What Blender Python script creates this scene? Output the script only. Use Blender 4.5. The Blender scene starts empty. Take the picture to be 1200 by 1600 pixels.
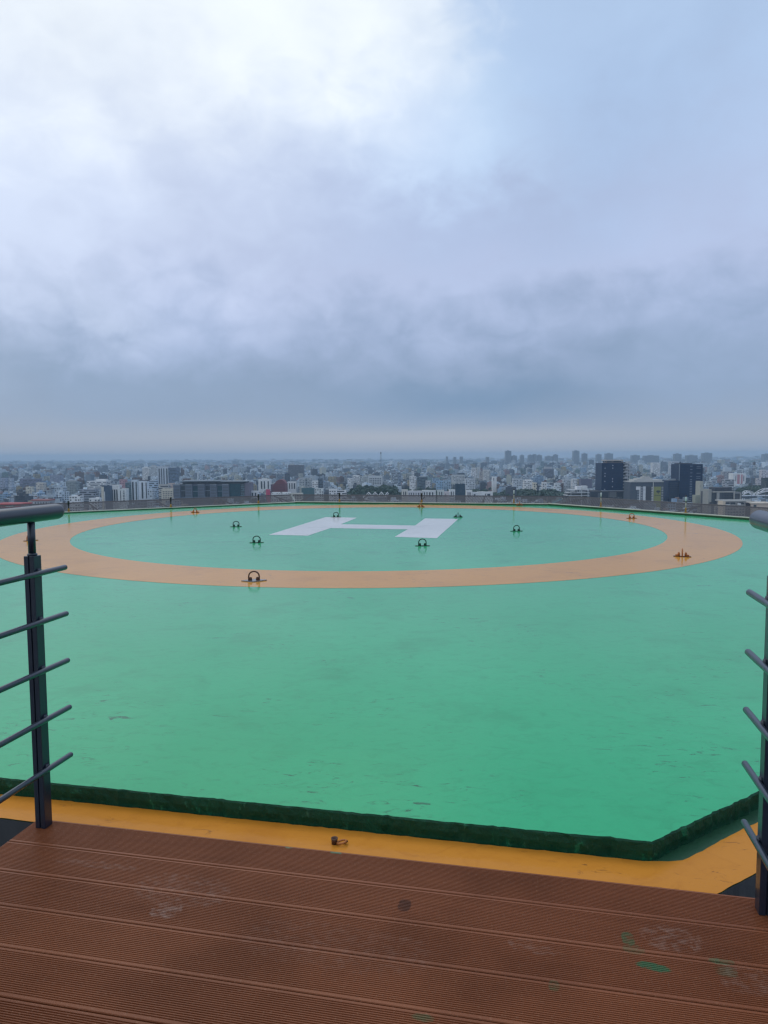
import bpy, bmesh, math, random
import numpy as np
from mathutils import Vector, Matrix

R = math.radians
scene = bpy.context.scene
COL = scene.collection
rng = random.Random(7)

# ------------------------------------------------------------------ camera
CAM_Z = 1.24                       # eye height over the pad surface (pad top is z = 0)
F_PX, PITCH, ROLL = 1120.0, 0.0778378, -0.0050463
cam_d = bpy.data.cameras.new("camera")
cam = bpy.data.objects.new("camera", cam_d)
COL.objects.link(cam)
_r0 = Vector((1, 0, 0)); _u0 = Vector((0, math.sin(PITCH), math.cos(PITCH)))
_fw = Vector((0, math.cos(PITCH), -math.sin(PITCH)))
_c, _s = math.cos(ROLL), math.sin(ROLL)
_rt = _c * _r0 + _s * _u0
_up = -_s * _r0 + _c * _u0
cam.matrix_world = Matrix(((_rt.x, _up.x, -_fw.x, 0), (_rt.y, _up.y, -_fw.y, 0),
                           (_rt.z, _up.z, -_fw.z, CAM_Z), (0, 0, 0, 1)))
cam_d.sensor_fit = 'VERTICAL'; cam_d.sensor_height = 24.0
cam_d.lens = 24.0 * F_PX / 1600.0
cam_d.clip_start = 0.05; cam_d.clip_end = 60000
scene.camera = cam

# ------------------------------------------------------------------ exposure
scene.view_settings.view_transform = 'Standard'
scene.view_settings.look = 'None'
scene.view_settings.exposure = 0.0
scene.view_settings.gamma = 1.0
scene.cycles.volume_bounces = 1
scene.cycles.filter_width = 1.4
scene.cycles.max_bounces = 6
scene.cycles.sample_clamp_indirect = 6.0


def lin(r, g, b, a=1.0):
    f = lambda v: (v / 255 / 12.92) if v / 255 <= 0.04045 else ((v / 255 + 0.055) / 1.055) ** 2.4
    return (f(r), f(g), f(b), a)


class NT:
    """small helper round a node tree"""
    def __init__(self, nt):
        self.nt = nt; self.n = nt.nodes; self.l = nt.links

    def node(self, typ, **kw):
        nd = self.n.new(typ)
        for k, v in kw.items():
            setattr(nd, k, v)
        return nd

    def put(self, sock, v):
        if isinstance(v, bpy.types.NodeSocket):
            self.l.new(v, sock)
        elif v is not None:
            sock.default_value = v

    def m(self, op, a, b=None, c=None, clamp=False):
        nd = self.node('ShaderNodeMath', operation=op, use_clamp=clamp)
        self.put(nd.inputs[0], a); self.put(nd.inputs[1], b); self.put(nd.inputs[2], c)
        return nd.outputs[0]

    def step(self, v, lo, hi):
        nd = self.node('ShaderNodeMapRange', interpolation_type='SMOOTHSTEP')
        self.put(nd.inputs['Value'], v)
        self.put(nd.inputs['From Min'], lo); self.put(nd.inputs['From Max'], hi)
        return nd.outputs['Result']

    def mix(self, fac, a, b, blend='MIX'):
        nd = self.node('ShaderNodeMix', data_type='RGBA', blend_type=blend)
        self.put(nd.inputs[0], fac); self.put(nd.inputs[6], a); self.put(nd.inputs[7], b)
        return nd.outputs[2]

    def noise(self, vec, scale, detail=4, rough=0.55, dist=0.0):
        nd = self.node('ShaderNodeTexNoise')
        self.put(nd.inputs['Vector'], vec)
        nd.inputs['Scale'].default_value = scale
        nd.inputs['Detail'].default_value = detail
        nd.inputs['Roughness'].default_value = rough
        nd.inputs['Distortion'].default_value = dist
        return nd.outputs['Fac']

    def ramp(self, fac, stops, interp='EASE'):
        nd = self.node('ShaderNodeValToRGB')
        cr = nd.color_ramp; cr.interpolation = interp
        while len(cr.elements) < len(stops):
            cr.elements.new(0.5)
        for el, (p, c) in zip(cr.elements, stops):
            el.position = p; el.color = c
        self.put(nd.inputs[0], fac)
        return nd.outputs[0]

    def xyz(self, vec):
        nd = self.node('ShaderNodeSeparateXYZ'); self.put(nd.inputs[0], vec)
        return nd.outputs

    def comb(self, x, y, z):
        nd = self.node('ShaderNodeCombineXYZ')
        self.put(nd.inputs[0], x); self.put(nd.inputs[1], y); self.put(nd.inputs[2], z)
        return nd.outputs[0]


# ------------------------------------------------------------------ sky (overcast, procedural clouds over a Nishita sky)
SUN_EL, SUN_AZ = 52.0, -18.0       # behind the bright break in the clouds, up and to the left
world = bpy.data.worlds.new("World"); scene.world = world
world.use_nodes = True
W = NT(world.node_tree); W.n.clear()
w_out = W.node('ShaderNodeOutputWorld'); w_bg = W.node('ShaderNodeBackground')
W.l.new(w_bg.outputs[0], w_out.inputs[0])
w_bg.inputs['Strength'].default_value = 0.1
nish = W.node('ShaderNodeTexSky', sky_type='NISHITA')
nish.sun_disc = False; nish.sun_elevation = R(SUN_EL); nish.sun_rotation = R(SUN_AZ)
dv = W.node('ShaderNodeTexCoord').outputs['Generated']
dx, dy, dz = W.xyz(dv)
az0 = W.m('ARCTAN2', dx, dy)
el0 = W.m('ARCSINE', W.m('MINIMUM', W.m('MAXIMUM', dz, -1.0), 1.0))
n_big = W.noise(dv, 3.2, 3, 0.45)
n_mid = W.noise(W.comb(dx, dy, W.m('MULTIPLY', dz, 1.4)), 5.0, 6, 0.50, 0.15)
n_fine = W.noise(W.comb(dx, dy, W.m('MULTIPLY', dz, 1.5)), 17.0, 5, 0.55, 0.4)
warp = W.m('ADD', W.m('MULTIPLY', W.m('SUBTRACT', n_mid, 0.5), 0.20), W.m('MULTIPLY', W.m('SUBTRACT', n_fine, 0.5), 0.12))
az = W.m('ADD', az0, W.m('MULTIPLY', W.m('SUBTRACT', n_big, 0.5), 0.10))
el = W.m('ADD', el0, W.m('MULTIPLY', warp, W.step(el0, 0.01, 0.2)))
GAIN = 10.5
elr = W.m('DIVIDE', W.m('MAXIMUM', el, 0.0), 0.7)
base = W.ramp(elr, [(0.0, lin(149, 163, 184)), (0.035, lin(156, 168, 187)), (0.075, lin(148, 165, 190)),
                    (0.13, lin(140, 161, 190)), (0.22, lin(161, 179, 212)), (0.34, lin(182, 196, 228)),
                    (0.50, lin(182, 200, 232)), (0.66, lin(178, 202, 235)), (0.85, lin(176, 200, 231)), (1.0, lin(184, 205, 234))], 'LINEAR')


def blob(a0, e0, sa, se):
    qa = W.m('DIVIDE', W.m('SUBTRACT', az, a0), sa); qe = W.m('DIVIDE', W.m('SUBTRACT', el, e0), se)
    d2 = W.m('ADD', W.m('MULTIPLY', qa, qa), W.m('MULTIPLY', qe, qe))
    return W.m('EXPONENT', W.m('MULTIPLY', d2, -1.0))


def shade(col_, a0, e0, sa, se, amt, c):
    return W.mix(W.m('MULTIPLY', blob(a0, e0, sa, se), amt), col_, c)


left = W.step(W.m('MULTIPLY', az0, -1.0), -0.25, 0.5)
base = W.mix(W.m('MULTIPLY', left, W.m('MULTIPLY', W.step(el, 0.09, 0.36), 0.55)), base, lin(214, 223, 246))
base = shade(base, 0.34, 0.17, 0.24, 0.06, 0.35, lin(152, 170, 202))
base = shade(base, 0.24, 0.110, 0.42, 0.055, 0.65, lin(134, 154, 186))
base = shade(base, 0.13, 0.078, 0.19, 0.034, 0.90, lin(114, 143, 177))
base = shade(base, -0.27, 0.062, 0.20, 0.024, 0.55, lin(130, 154, 186))
base = shade(base, 0.40, 0.12, 0.14, 0.05, 0.35, lin(150, 172, 202))
base = shade(base, -0.36, 0.17, 0.08, 0.03, 0.35, lin(188, 202, 226))
base = shade(base, 0.06, 0.026, 0.30, 0.012, 0.60, lin(172, 178, 190))
base = shade(base, 0.30, 0.40, 0.14, 0.10, 0.40, lin(158, 182, 216))
base = shade(base, 0.14, 0.43, 0.06, 0.07, 0.55, lin(190, 216, 244))
base = shade(base, 0.15, 0.315, 0.22, 0.06, 0.5, lin(166, 181, 213))
base = shade(base, 0.06, 0.40, 0.10, 0.05, 0.6, lin(200, 220, 246))
# bright break in the cloud, up left
edge_b = W.step(W.m('SUBTRACT', W.m('SUBTRACT', el, 0.445), W.m('MULTIPLY', az, 0.55)), -0.15, 0.14)
edge_a = W.step(W.m('SUBTRACT', W.m('SUBTRACT', W.m('ADD', 0.105, W.m('MULTIPLY', W.step(el0, 0.56, 0.44), 0.035)), az0),
                            W.m('MULTIPLY', warp, -0.9)), -0.05, 0.045)
bright = W.m('MULTIPLY', edge_a, edge_b)
bright = W.m('MULTIPLY', bright, W.m('ADD', 0.80, W.m('MULTIPLY', n_mid, 0.35)), clamp=True)
bcol = W.mix(W.step(el, 0.30, 0.52), lin(212, 224, 247), lin(240, 248, 255))
cloud = W.mix(bright, base, bcol)
# soft mottling of the cloud deck
mott = W.m('ADD', 1.0, W.m('MULTIPLY', W.m('ADD', W.m('MULTIPLY', W.m('SUBTRACT', n_big, 0.50), 0.20), W.m('ADD', W.m('MULTIPLY', W.m('SUBTRACT', n_mid, 0.5), 0.17), W.m('MULTIPLY', W.m('SUBTRACT', n_fine, 0.5), 0.09))),
                           W.step(el0, 0.0, 0.12)))
# the overcast is brighter towards the zenith
zen = W.m('ADD', 1.0, W.m('MULTIPLY', W.step(el0, 0.62, 1.15), 0.35))
gain = W.m('MULTIPLY', W.m('MULTIPLY', mott, zen), GAIN)
vm = W.node('ShaderNodeVectorMath', operation='SCALE')
W.put(vm.inputs[0], cloud); W.put(vm.inputs['Scale'], gain)
sky_col = W.mix(0.94, nish.outputs[0], vm.outputs[0])
W.put(w_bg.inputs['Color'], sky_col)

# ------------------------------------------------------------------ sun (veiled by cloud)
sun_d = bpy.data.lights.new("sun", 'SUN'); sun_d.energy = 0.6; sun_d.angle = R(25)
sun_d.color = (1.0, 0.96, 0.90)
sun = bpy.data.objects.new("sun", sun_d); COL.objects.link(sun)
_sd = Vector((math.sin(R(SUN_AZ)) * math.cos(R(SUN_EL)), math.cos(R(SUN_AZ)) * math.cos(R(SUN_EL)), math.sin(R(SUN_EL))))
sun.rotation_euler = _sd.to_track_quat('Z', 'Y').to_euler()
sun.location = (0, 0, 60)

# ------------------------------------------------------------------ helpers: objects
GROUND_Z = -75.0
E2 = Vector((0.9792, -0.2028)); N2 = Vector((0.2028, 0.9792))   # along the pad's near edge / away from it
PAD_YAW = math.atan2(E2.y, E2.x)


def en(e, n, z=0.0):
    q = e * E2 + n * N2
    return Vector((q.x, q.y, z))


def at(px, py, Y):
    """world point at distance Y (along +Y) that the photograph shows at pixel px, py"""
    x = (px - 600) / F_PX; y = -(py - 800) / F_PX
    d = _fw + x * _rt + y * _up
    t = Y / d.y
    return Vector((d.x * t, Y, CAM_Z + d.z * t))


def to_px(v):
    q = v - Vector((0, 0, CAM_Z)); dep = q.dot(_fw)
    return 600 + F_PX * q.dot(_rt) / dep, 800 - F_PX * q.dot(_up) / dep


def tag(o, label=None, cat=None, group=None, kind=None):
    if label: o["label"] = label
    if cat: o["category"] = cat
    if group: o["group"] = group
    if kind: o["kind"] = kind
    return o


def empty(name, loc, rz=0.0):
    o = bpy.data.objects.new(name, None); COL.objects.link(o)
    o.location = loc; o.rotation_euler = (0, 0, rz); o.empty_display_size = 0.2
    return o


class MB:
    """mesh builder; every face carries a uv (metres), a colour and a material slot"""
    def __init__(self):
        self.v = []; self.f = []; self.uv = []; self.c = []; self.mi = []; self.sm = []

    def face(self, idx, uv=None, col=(1, 1, 1, 0), mi=0, smooth=False):
        self.f.append(tuple(idx)); self.uv.append(uv or [(0, 0)] * len(idx)); self.c.append(col)
        self.mi.append(mi); self.sm.append(smooth)

    def box(self, x0, x1, y0, y1, z0, z1, col=(1, 1, 1, 0), mi=0, roof_mi=None, roof_col=None, bottom=True, yaw=0.0, org=(0, 0)):
        b = len(self.v)
        c, s = math.cos(yaw), math.sin(yaw)
        for (x, y) in ((x0, y0), (x1, y0), (x1, y1), (x0, y1)):
            X, Y = org[0] + c * x - s * y, org[1] + s * x + c * y
            self.v.append((X, Y, z0)); self.v.append((X, Y, z1))
        w, d, h = x1 - x0, y1 - y0, z1 - z0
        for k in range(4):
            a = b + 2 * k; n_ = b + 2 * ((k + 1) % 4); L = w if k % 2 == 0 else d
            self.face((a, n_, n_ + 1, a + 1), [(0, 0), (L, 0), (L, h), (0, h)], col, mi)
        self.face((b + 1, b + 3, b + 5, b + 7), [(0, 0), (w, 0), (w, d), (0, d)], roof_col or (*col[:3], 0), mi if roof_mi is None else roof_mi)
        if bottom:
            self.face((b + 6, b + 4, b + 2, b), None, (*col[:3], 0), mi if roof_mi is None else roof_mi)
        return self

    def tube(self, pts, r, seg=10, cap=True, col=(1, 1, 1, 0), mi=0, r_end=None):
        """round tube along a polyline"""
        pts = [Vector(p) for p in pts]; rings = []
        n = len(pts)
        up0 = None
        for i, p in enumerate(pts):
            t = (pts[min(i + 1, n - 1)] - pts[max(i - 1, 0)]).normalized()
            if up0 is None:
                up0 = Vector((0, 0, 1)) if abs(t.z) < 0.9 else Vector((1, 0, 0))
            a = t.cross(up0).normalized(); b2 = a.cross(t).normalized(); up0 = b2
            rr = r if not isinstance(r, (list, tuple)) else r[i]
            ring = []
            for k in range(seg):
                th = 2 * math.pi * k / seg
                q = p + rr * (math.cos(th) * a + math.sin(th) * b2)
                ring.append(len(self.v)); self.v.append(tuple(q))
            rings.append(ring)
        for i in range(n - 1):
            for k in range(seg):
                k2 = (k + 1) % seg
                self.face((rings[i][k2], rings[i][k], rings[i + 1][k], rings[i + 1][k2]), None, col, mi, True)
        if cap:
            self.face(rings[0], None, col, mi); self.face(rings[-1][::-1], None, col, mi)
        return self

    def lathe(self, prof, centre=(0, 0, 0), seg=16, col=(1, 1, 1, 0), mi=0, smooth=True):
        cx, cy, cz = centre; rings = []
        for (r, z) in prof:
            ring = []
            for k in range(seg):
                th = 2 * math.pi * k / seg
                ring.append(len(self.v)); self.v.append((cx + r * math.cos(th), cy + r * math.sin(th), cz + z))
            rings.append(ring)
        for i in range(len(prof) - 1):
            for k in range(seg):
                k2 = (k + 1) % seg
                self.face((rings[i][k], rings[i][k2], rings[i + 1][k2], rings[i + 1][k]), None, col, mi, smooth)
        self.face(rings[0][::-1], None, col, mi); self.face(rings[-1], None, col, mi)
        return self

    def poly(self, pts, z0=None, z1=None, col=(1, 1, 1, 0), mi=0, side_mi=None, bottom=True):
        """prism over a plan polygon (counter-clockwise); z0 None: a sheet at z1"""
        n = len(pts); b = len(self.v)
        for p in pts: self.v.append((p[0], p[1], z1))
        self.face([b + i for i in range(n)], [(p[0], p[1]) for p in pts], col, mi)
        if z0 is not None:
            for p in pts: self.v.append((p[0], p[1], z0))
            for i in range(n):
                j = (i + 1) % n
                self.face((b + i, b + n + i, b + n + j, b + j), None, col, mi if side_mi is None else side_mi)
            if bottom: self.face([b + n + i for i in range(n)][::-1], None, col, mi if side_mi is None else side_mi)
        return self

    def build(self, name, mats, parent=None):
        me = bpy.data.meshes.new(name)
        me.from_pydata(self.v, [], self.f)
        me.update()
        uvl = me.uv_layers.new(name="UVMap")
        uvl.data.foreach_set("uv", np.array([q for u in self.uv for q in u], dtype=np.float32).ravel())
        ca = me.color_attributes.new("col", 'FLOAT_COLOR', 'CORNER')
        ca.data.foreach_set("color", np.repeat(np.array(self.c, dtype=np.float32), [len(f) for f in self.f], axis=0).ravel())
        me.polygons.foreach_set("material_index", np.array(self.mi, dtype=np.int32))
        me.polygons.foreach_set("use_smooth", np.array(self.sm, dtype=bool))
        for m_ in (mats if isinstance(mats, (list, tuple)) else [mats]):
            me.materials.append(m_)
        o = bpy.data.objects.new(name, me); COL.objects.link(o)
        if parent is not None: o.parent = parent
        return o


def copy_tree(o, parent=None):
    c = o.copy(); COL.objects.link(c)
    if parent is not None: c.parent = parent
    for ch in list(o.children): copy_tree(ch, c)
    return c


# ------------------------------------------------------------------ materials
def new_mat(name):
    m_ = bpy.data.materials.new(name); m_.use_nodes = True
    T = NT(m_.node_tree)
    return m_, T, T.n['Principled BSDF']


def plain(name, col, rough=0.6, metal=0.0, var=0.15, scale=6.0, bump=0.0, bscale=60.0, coat=0.0):
    m_, T, P = new_mat(name)
    oc = T.node('ShaderNodeTexCoord').outputs['Object']
    k = T.noise(oc, scale, 5, 0.6)
    f = T.m('ADD', 1.0 - var, T.m('MULTIPLY', k, 2 * var))
    vm_ = T.node('ShaderNodeVectorMath', operation='SCALE'); vm_.inputs[0].default_value = col[:3]
    T.put(vm_.inputs['Scale'], f)
    T.put(P.inputs['Base Color'], vm_.outputs[0])
    T.put(P.inputs['Roughness'], T.m('ADD', rough - 0.06, T.m('MULTIPLY', k, 0.12)))
    P.inputs['Metallic'].default_value = metal
    P.inputs['Coat Weight'].default_value = coat; P.inputs['Coat Roughness'].default_value = 0.1
    if bump:
        b = T.node('ShaderNodeBump'); b.inputs['Strength'].default_value = bump; b.inputs['Distance'].default_value = 0.004
        T.put(b.inputs['Height'], T.noise(oc, bscale, 4, 0.6)); T.l.new(b.outputs[0], P.inputs['Normal'])
    return m_


def wet_paint(name, col, dark, pale, stain_c=None, film=0.68, chip_c=(0.012, 0.05, 0.03, 1), chip_lo=0.575):
    """old floor paint under a film of rain water"""
    m_, T, P = new_mat(name)
    oc = T.node('ShaderNodeTexCoord').outputs['Object']
    ox, oy, oz = T.xyz(oc)
    big = T.noise(oc, 0.35, 4, 0.5); med = T.noise(oc, 1.7, 6, 0.6, 0.3); fine = T.noise(oc, 26.0, 6, 0.65)
    c = T.mix(T.step(big, 0.35, 0.7), col, pale)
    c = T.mix(T.m('MULTIPLY', T.step(med, 0.50, 0.75), 0.55), c, dark)
    c = T.mix(T.m('MULTIPLY', T.step(fine, 0.5, 0.78), 0.16), c, dark)
    brush = T.noise(T.comb(ox, T.m('MULTIPLY', oy, 1.6), oz), 9.0, 7, 0.68, 1.0)
    c = T.mix(T.m('MULTIPLY', T.step(brush, 0.46, 0.74), 0.38), c, dark)
    # scuffs and little chips, in loose patches
    rot = T.comb(T.m('ADD', T.m('MULTIPLY', ox, 1.0), T.m('MULTIPLY', oy, 0.3)), T.m('MULTIPLY', oy, 2.6), oz)
    scr = T.noise(rot, 9.0, 8, 0.7, 1.2)
    patch = T.step(T.noise(oc, 1.1, 3, 0.5), 0.44, 0.64)
    if stain_c:
        for (sx, sy, sr) in stain_c:
            vd = T.node('ShaderNodeVectorMath', operation='DISTANCE'); T.put(vd.inputs[0], oc); vd.inputs[1].default_value = (sx, sy, 0)
            patch = T.m('MAXIMUM', patch, T.m('MULTIPLY', T.step(vd.outputs['Value'], sr, sr * 0.3), 1.4))
    chips = T.m('MULTIPLY', T.step(scr, chip_lo, chip_lo + 0.10), patch, clamp=True)
    c = T.mix(T.m('MULTIPLY', chips, 0.75), c, chip_c)
    T.put(P.inputs['Base Color'], c)
    P.inputs['Roughness'].default_value = 0.6
    P.inputs['Specular IOR Level'].default_value = 0.08
    # the film: mirror smooth in puddles, broken where the paint stands clear of it
    wet = T.step(T.m('ADD', T.m('MULTIPLY', T.noise(oc, 0.8, 5, 0.6), 0.6), T.m('MULTIPLY', brush, 0.4)), 0.34, 0.58)
    P.inputs['Coat Weight'].default_value = film
    P.inputs['Coat IOR'].default_value = 1.33
    T.put(P.inputs['Coat Roughness'], T.m('SUBTRACT', 0.14, T.m('MULTIPLY', wet, 0.11)))
    hgt = T.m('ADD', T.m('ADD', T.m('MULTIPLY', T.noise(oc, 3.2, 3, 0.5), 0.8), T.m('MULTIPLY', brush, 0.55)), T.m('MULTIPLY', T.noise(oc, 45.0, 4, 0.6), 0.05))
    b = T.node('ShaderNodeBump'); b.inputs['Strength'].default_value = 0.30; b.inputs['Distance'].default_value = 0.006
    T.put(b.inputs['Height'], hgt)
    T.l.new(b.outputs[0], P.inputs['Coat Normal'])
    b2 = T.node('ShaderNodeBump'); b2.inputs['Strength'].default_value = 0.35; b2.inputs['Distance'].default_value = 0.004
    T.put(b2.inputs['Height'], T.m('ADD', fine, T.m('MULTIPLY', chips, -0.8)))
    T.l.new(b2.outputs[0], P.inputs['Normal'])
    return m_


M = {}
M['pad'] = wet_paint('wet green floor paint', (0.014, 0.325, 0.130, 1), (0.008, 0.225, 0.085, 1), (0.024, 0.365, 0.155, 1),
                     [(-0.31, 2.68, 0.30), (0.02, 2.52, 0.28), (0.24, 3.18, 0.10)], 0.80)
M['ring'] = wet_paint('wet orange floor paint', (0.48, 0.215, 0.018, 1), (0.36, 0.155, 0.015, 1), (0.52, 0.24, 0.026, 1))
M['white'] = wet_paint('wet white floor paint', (0.52, 0.52, 0.52, 1), (0.42, 0.42, 0.42, 1), (0.58, 0.58, 0.58, 1))
M['yellow'] = wet_paint('damp yellow kerb paint', (0.48, 0.185, 0.018, 1), (0.37, 0.13, 0.014, 1), (0.52, 0.215, 0.030, 1),
                        [(-0.55, 2.40, 0.16), (0.62, 2.20, 0.14), (0.75, 2.10, 0.12), (-0.16, 2.30, 0.10), (-1.0, 2.46, 0.12)], 0.30, (0.12, 0.05, 0.02, 1), 0.59)
def lip_mat():
    """rough wet edge of the slab: dark paint, torn back to the floor green here and there"""
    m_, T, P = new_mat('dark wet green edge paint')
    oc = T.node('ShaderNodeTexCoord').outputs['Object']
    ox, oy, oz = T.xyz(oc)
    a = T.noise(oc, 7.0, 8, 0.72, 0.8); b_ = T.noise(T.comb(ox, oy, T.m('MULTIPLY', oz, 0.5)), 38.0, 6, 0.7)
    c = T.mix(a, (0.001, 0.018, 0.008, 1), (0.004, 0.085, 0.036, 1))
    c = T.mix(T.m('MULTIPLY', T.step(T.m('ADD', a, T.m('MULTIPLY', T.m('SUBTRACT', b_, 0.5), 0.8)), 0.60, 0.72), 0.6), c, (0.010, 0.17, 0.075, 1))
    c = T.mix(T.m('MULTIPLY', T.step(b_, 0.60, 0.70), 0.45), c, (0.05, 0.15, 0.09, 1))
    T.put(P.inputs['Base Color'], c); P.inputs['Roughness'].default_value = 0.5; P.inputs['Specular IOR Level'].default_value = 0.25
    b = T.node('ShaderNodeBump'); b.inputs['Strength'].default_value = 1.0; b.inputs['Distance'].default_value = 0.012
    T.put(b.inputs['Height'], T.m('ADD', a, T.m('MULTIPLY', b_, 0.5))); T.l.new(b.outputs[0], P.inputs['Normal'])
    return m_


M['lip'] = lip_mat()
M['gutter'] = plain('shadowed mossy gutter paint', (0.010, 0.062, 0.026, 1), 0.5, 0, 0.45, 14.0, 0.6, 40.0)  # moss and green paint, with the shadow by the lip darkened into the colour
M['rim'] = plain('green rim paint', (0.004, 0.052, 0.013, 1), 0.5, 0, 0.45, 3.0, 0.3, 20.0)
M['rim_top'] = plain('worn cream rim edge', (0.52, 0.50, 0.42, 1), 0.6, 0, 0.35, 5.0)
M['concrete'] = plain('dark damp concrete', (0.050, 0.055, 0.060, 1), 0.45, 0, 0.35, 3.0, 0.3, 30.0)
M['rail'] = plain('charcoal blue rail paint', (0.008, 0.016, 0.030, 1), 0.38, 0.0, 0.2, 20.0, 0.05, 120.0, 0.35)
M['rust'] = plain('rusty orange steel', (0.33, 0.105, 0.018, 1), 0.6, 0, 0.6, 30.0, 0.4, 80.0)
M['rust_dark'] = plain('dark rusted steel', (0.075, 0.028, 0.012, 1), 0.6, 0, 0.6, 30.0, 0.4, 80.0)
M['hoop_green'] = plain('dark green painted steel', (0.004, 0.045, 0.026, 1), 0.45, 0, 0.4, 30.0, 0.3, 80.0)
M['plate'] = plain('worn steel plate', (0.20, 0.21, 0.22, 1), 0.3, 0.6, 0.3, 20.0)
M['net'] = plain('weathered net wire', (0.066, 0.068, 0.076, 1), 0.7, 0, 0.6, 1.0)
M['black'] = plain('black plastic', (0.012, 0.013, 0.015, 1), 0.4, 0, 0.2, 20.0)
M['pole'] = plain('pale pole paint', (0.42, 0.40, 0.33, 1), 0.5, 0, 0.3, 12.0)
M['ochre'] = plain('ochre pole foot', (0.42, 0.20, 0.03, 1), 0.5, 0, 0.4, 20.0)
M['lens'] = plain('frosted lamp glass', (0.72, 0.74, 0.76, 1), 0.2, 0, 0.05, 10.0)
M['foliage'] = plain('tree leaves', (0.024, 0.062, 0.042, 1), 0.7, 0, 0.55, 0.12)
M['trunk'] = plain('bark', (0.06, 0.045, 0.03, 1), 0.9)
M['steel'] = plain('painted lattice steel', (0.10, 0.10, 0.11, 1), 0.5)
M['steel_white'] = plain('white painted steel', (0.75, 0.76, 0.78, 1), 0.45, 0, 0.08, 0.2)


def deck_mat():
    m_, T, P = new_mat('wet brown composite decking')
    oc = T.node('ShaderNodeTexCoord').outputs['Object']      # object space: x along the boards, y across
    ox, oy, oz = T.xyz(oc)
    st = T.comb(T.m('MULTIPLY', ox, 0.25), T.m('MULTIPLY', oy, 6.0), 0.0)
    k = T.noise(st, 6.0, 6, 0.65); big = T.noise(oc, 2.2, 4, 0.5); fine = T.noise(oc, 130.0, 3, 0.6)
    brd = T.node('ShaderNodeTexWhiteNoise', noise_dimensions='1D')
    T.put(brd.inputs['W'], T.m('FLOOR', T.m('DIVIDE', T.m('SUBTRACT', oy, 0.636), 0.155)))
    c = T.mix(T.m('ADD', T.m('MULTIPLY', k, 0.6), T.m('MULTIPLY', brd.outputs[0], 0.5)), (0.115, 0.031, 0.010, 1), (0.225, 0.076, 0.031, 1))
    c = T.mix(T.m('MULTIPLY', T.step(big, 0.42, 0.68), 0.55), c, (0.095, 0.027, 0.009, 1))
    c = T.mix(T.m('MULTIPLY', T.step(fine, 0.55, 0.78), 0.42), c, (0.30, 0.165, 0.10, 1))
    # dried green paint splashes and pale scuffs, left where work was done
    rag = T.noise(T.comb(T.m('MULTIPLY', ox, 0.6), oy, 0.0), 55.0, 5, 0.7)

    def spot(cx, cy, rx, ry, colr, amt, c_in, lo=0.30, hi=0.62, ang=0.0):
        ux = T.m('SUBTRACT', ox, cx); uy = T.m('SUBTRACT', oy, cy)
        if ang:
            ca, sa = math.cos(ang), math.sin(ang)
            ux, uy = T.m('ADD', T.m('MULTIPLY', ux, ca), T.m('MULTIPLY', uy, sa)), T.m('SUBTRACT', T.m('MULTIPLY', uy, ca), T.m('MULTIPLY', ux, sa))
        d = T.m('ADD', T.m('POWER', T.m('ABSOLUTE', T.m('DIVIDE', ux, rx)), 2.6), T.m('POWER', T.m('ABSOLUTE', T.m('DIVIDE', uy, ry)), 2.6))
        inside = T.step(d, 1.25, 0.55)
        msk = T.m('MULTIPLY', T.step(T.m('ADD', rag, T.m('MULTIPLY', inside, 0.25)), lo + 0.25, hi + 0.25), inside)
        return T.mix(T.m('MULTIPLY', msk, amt), c_in, colr)
    g = (0.030, 0.13, 0.060, 1); pl = (0.31, 0.21, 0.17, 1)
    c = spot(0.266, 1.930, 0.018, 0.032, g, 0.60, c); c = spot(0.275, 1.890, 0.03, 0.02, g, 0.35, c)
    c = spot(0.315, 1.832, 0.044, 0.015, g, 0.85, c, 0.28, 0.50, -0.12)
    c = spot(0.490, 1.885, 0.034, 0.012, g, 0.60, c); c = spot(0.492, 1.850, 0.030, 0.022, g, 0.35, c)
    c = spot(0.066, 1.715, 0.015, 0.020, g, 0.40, c); c = spot(-0.236, 1.552, 0.03, 0.012, g, 0.45, c)
    c = spot(-0.62, 2.183, 0.022, 0.005, (0.06, 0.24, 0.15, 1), 0.8, c); c = spot(-0.78, 2.183, 0.016, 0.004, (0.08, 0.32, 0.2, 1), 0.6, c)
    c = spot(-1.02, 1.900, 0.17, 0.085, pl, 0.30, c, 0.42, 0.70); c = spot(-1.02, 1.80, 0.05, 0.04, pl, 0.55, c, 0.38, 0.66)
    c = spot(-1.36, 1.97, 0.16, 0.02, pl, 0.35, c, 0.42, 0.7)
    c = spot(0.38, 1.955, 0.09, 0.06, pl, 0.45, c, 0.42, 0.70); c = spot(0.53, 1.83, 0.07, 0.06, pl, 0.32, c, 0.42, 0.7)
    c = spot(-0.35, 1.955, 0.02, 0.03, (0.03, 0.012, 0.010, 1), 0.65, c, 0.2, 0.5)
    c = spot(0.02, 1.85, 0.08, 0.03, pl, 0.35, c, 0.44, 0.70); c = spot(-0.5, 1.75, 0.30, 0.10, pl, 0.16, c, 0.42, 0.72)
    T.put(P.inputs['Base Color'], c)
    T.put(P.inputs['Roughness'], T.m('ADD', 0.36, T.m('MULTIPLY', big, 0.28)))
    P.inputs['Coat Weight'].default_value = 0.08; P.inputs['Coat Roughness'].default_value = 0.25; P.inputs['Coat IOR'].default_value = 1.33; P.inputs['Specular IOR Level'].default_value = 0.16
    b = T.node('ShaderNodeBump'); b.inputs['Strength'].default_value = 0.5; b.inputs['Distance'].default_value = 0.001
    T.put(b.inputs['Height'], fine); T.l.new(b.outputs[0], P.inputs['Normal'])
    return m_


M['deck'] = deck_mat()


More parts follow.
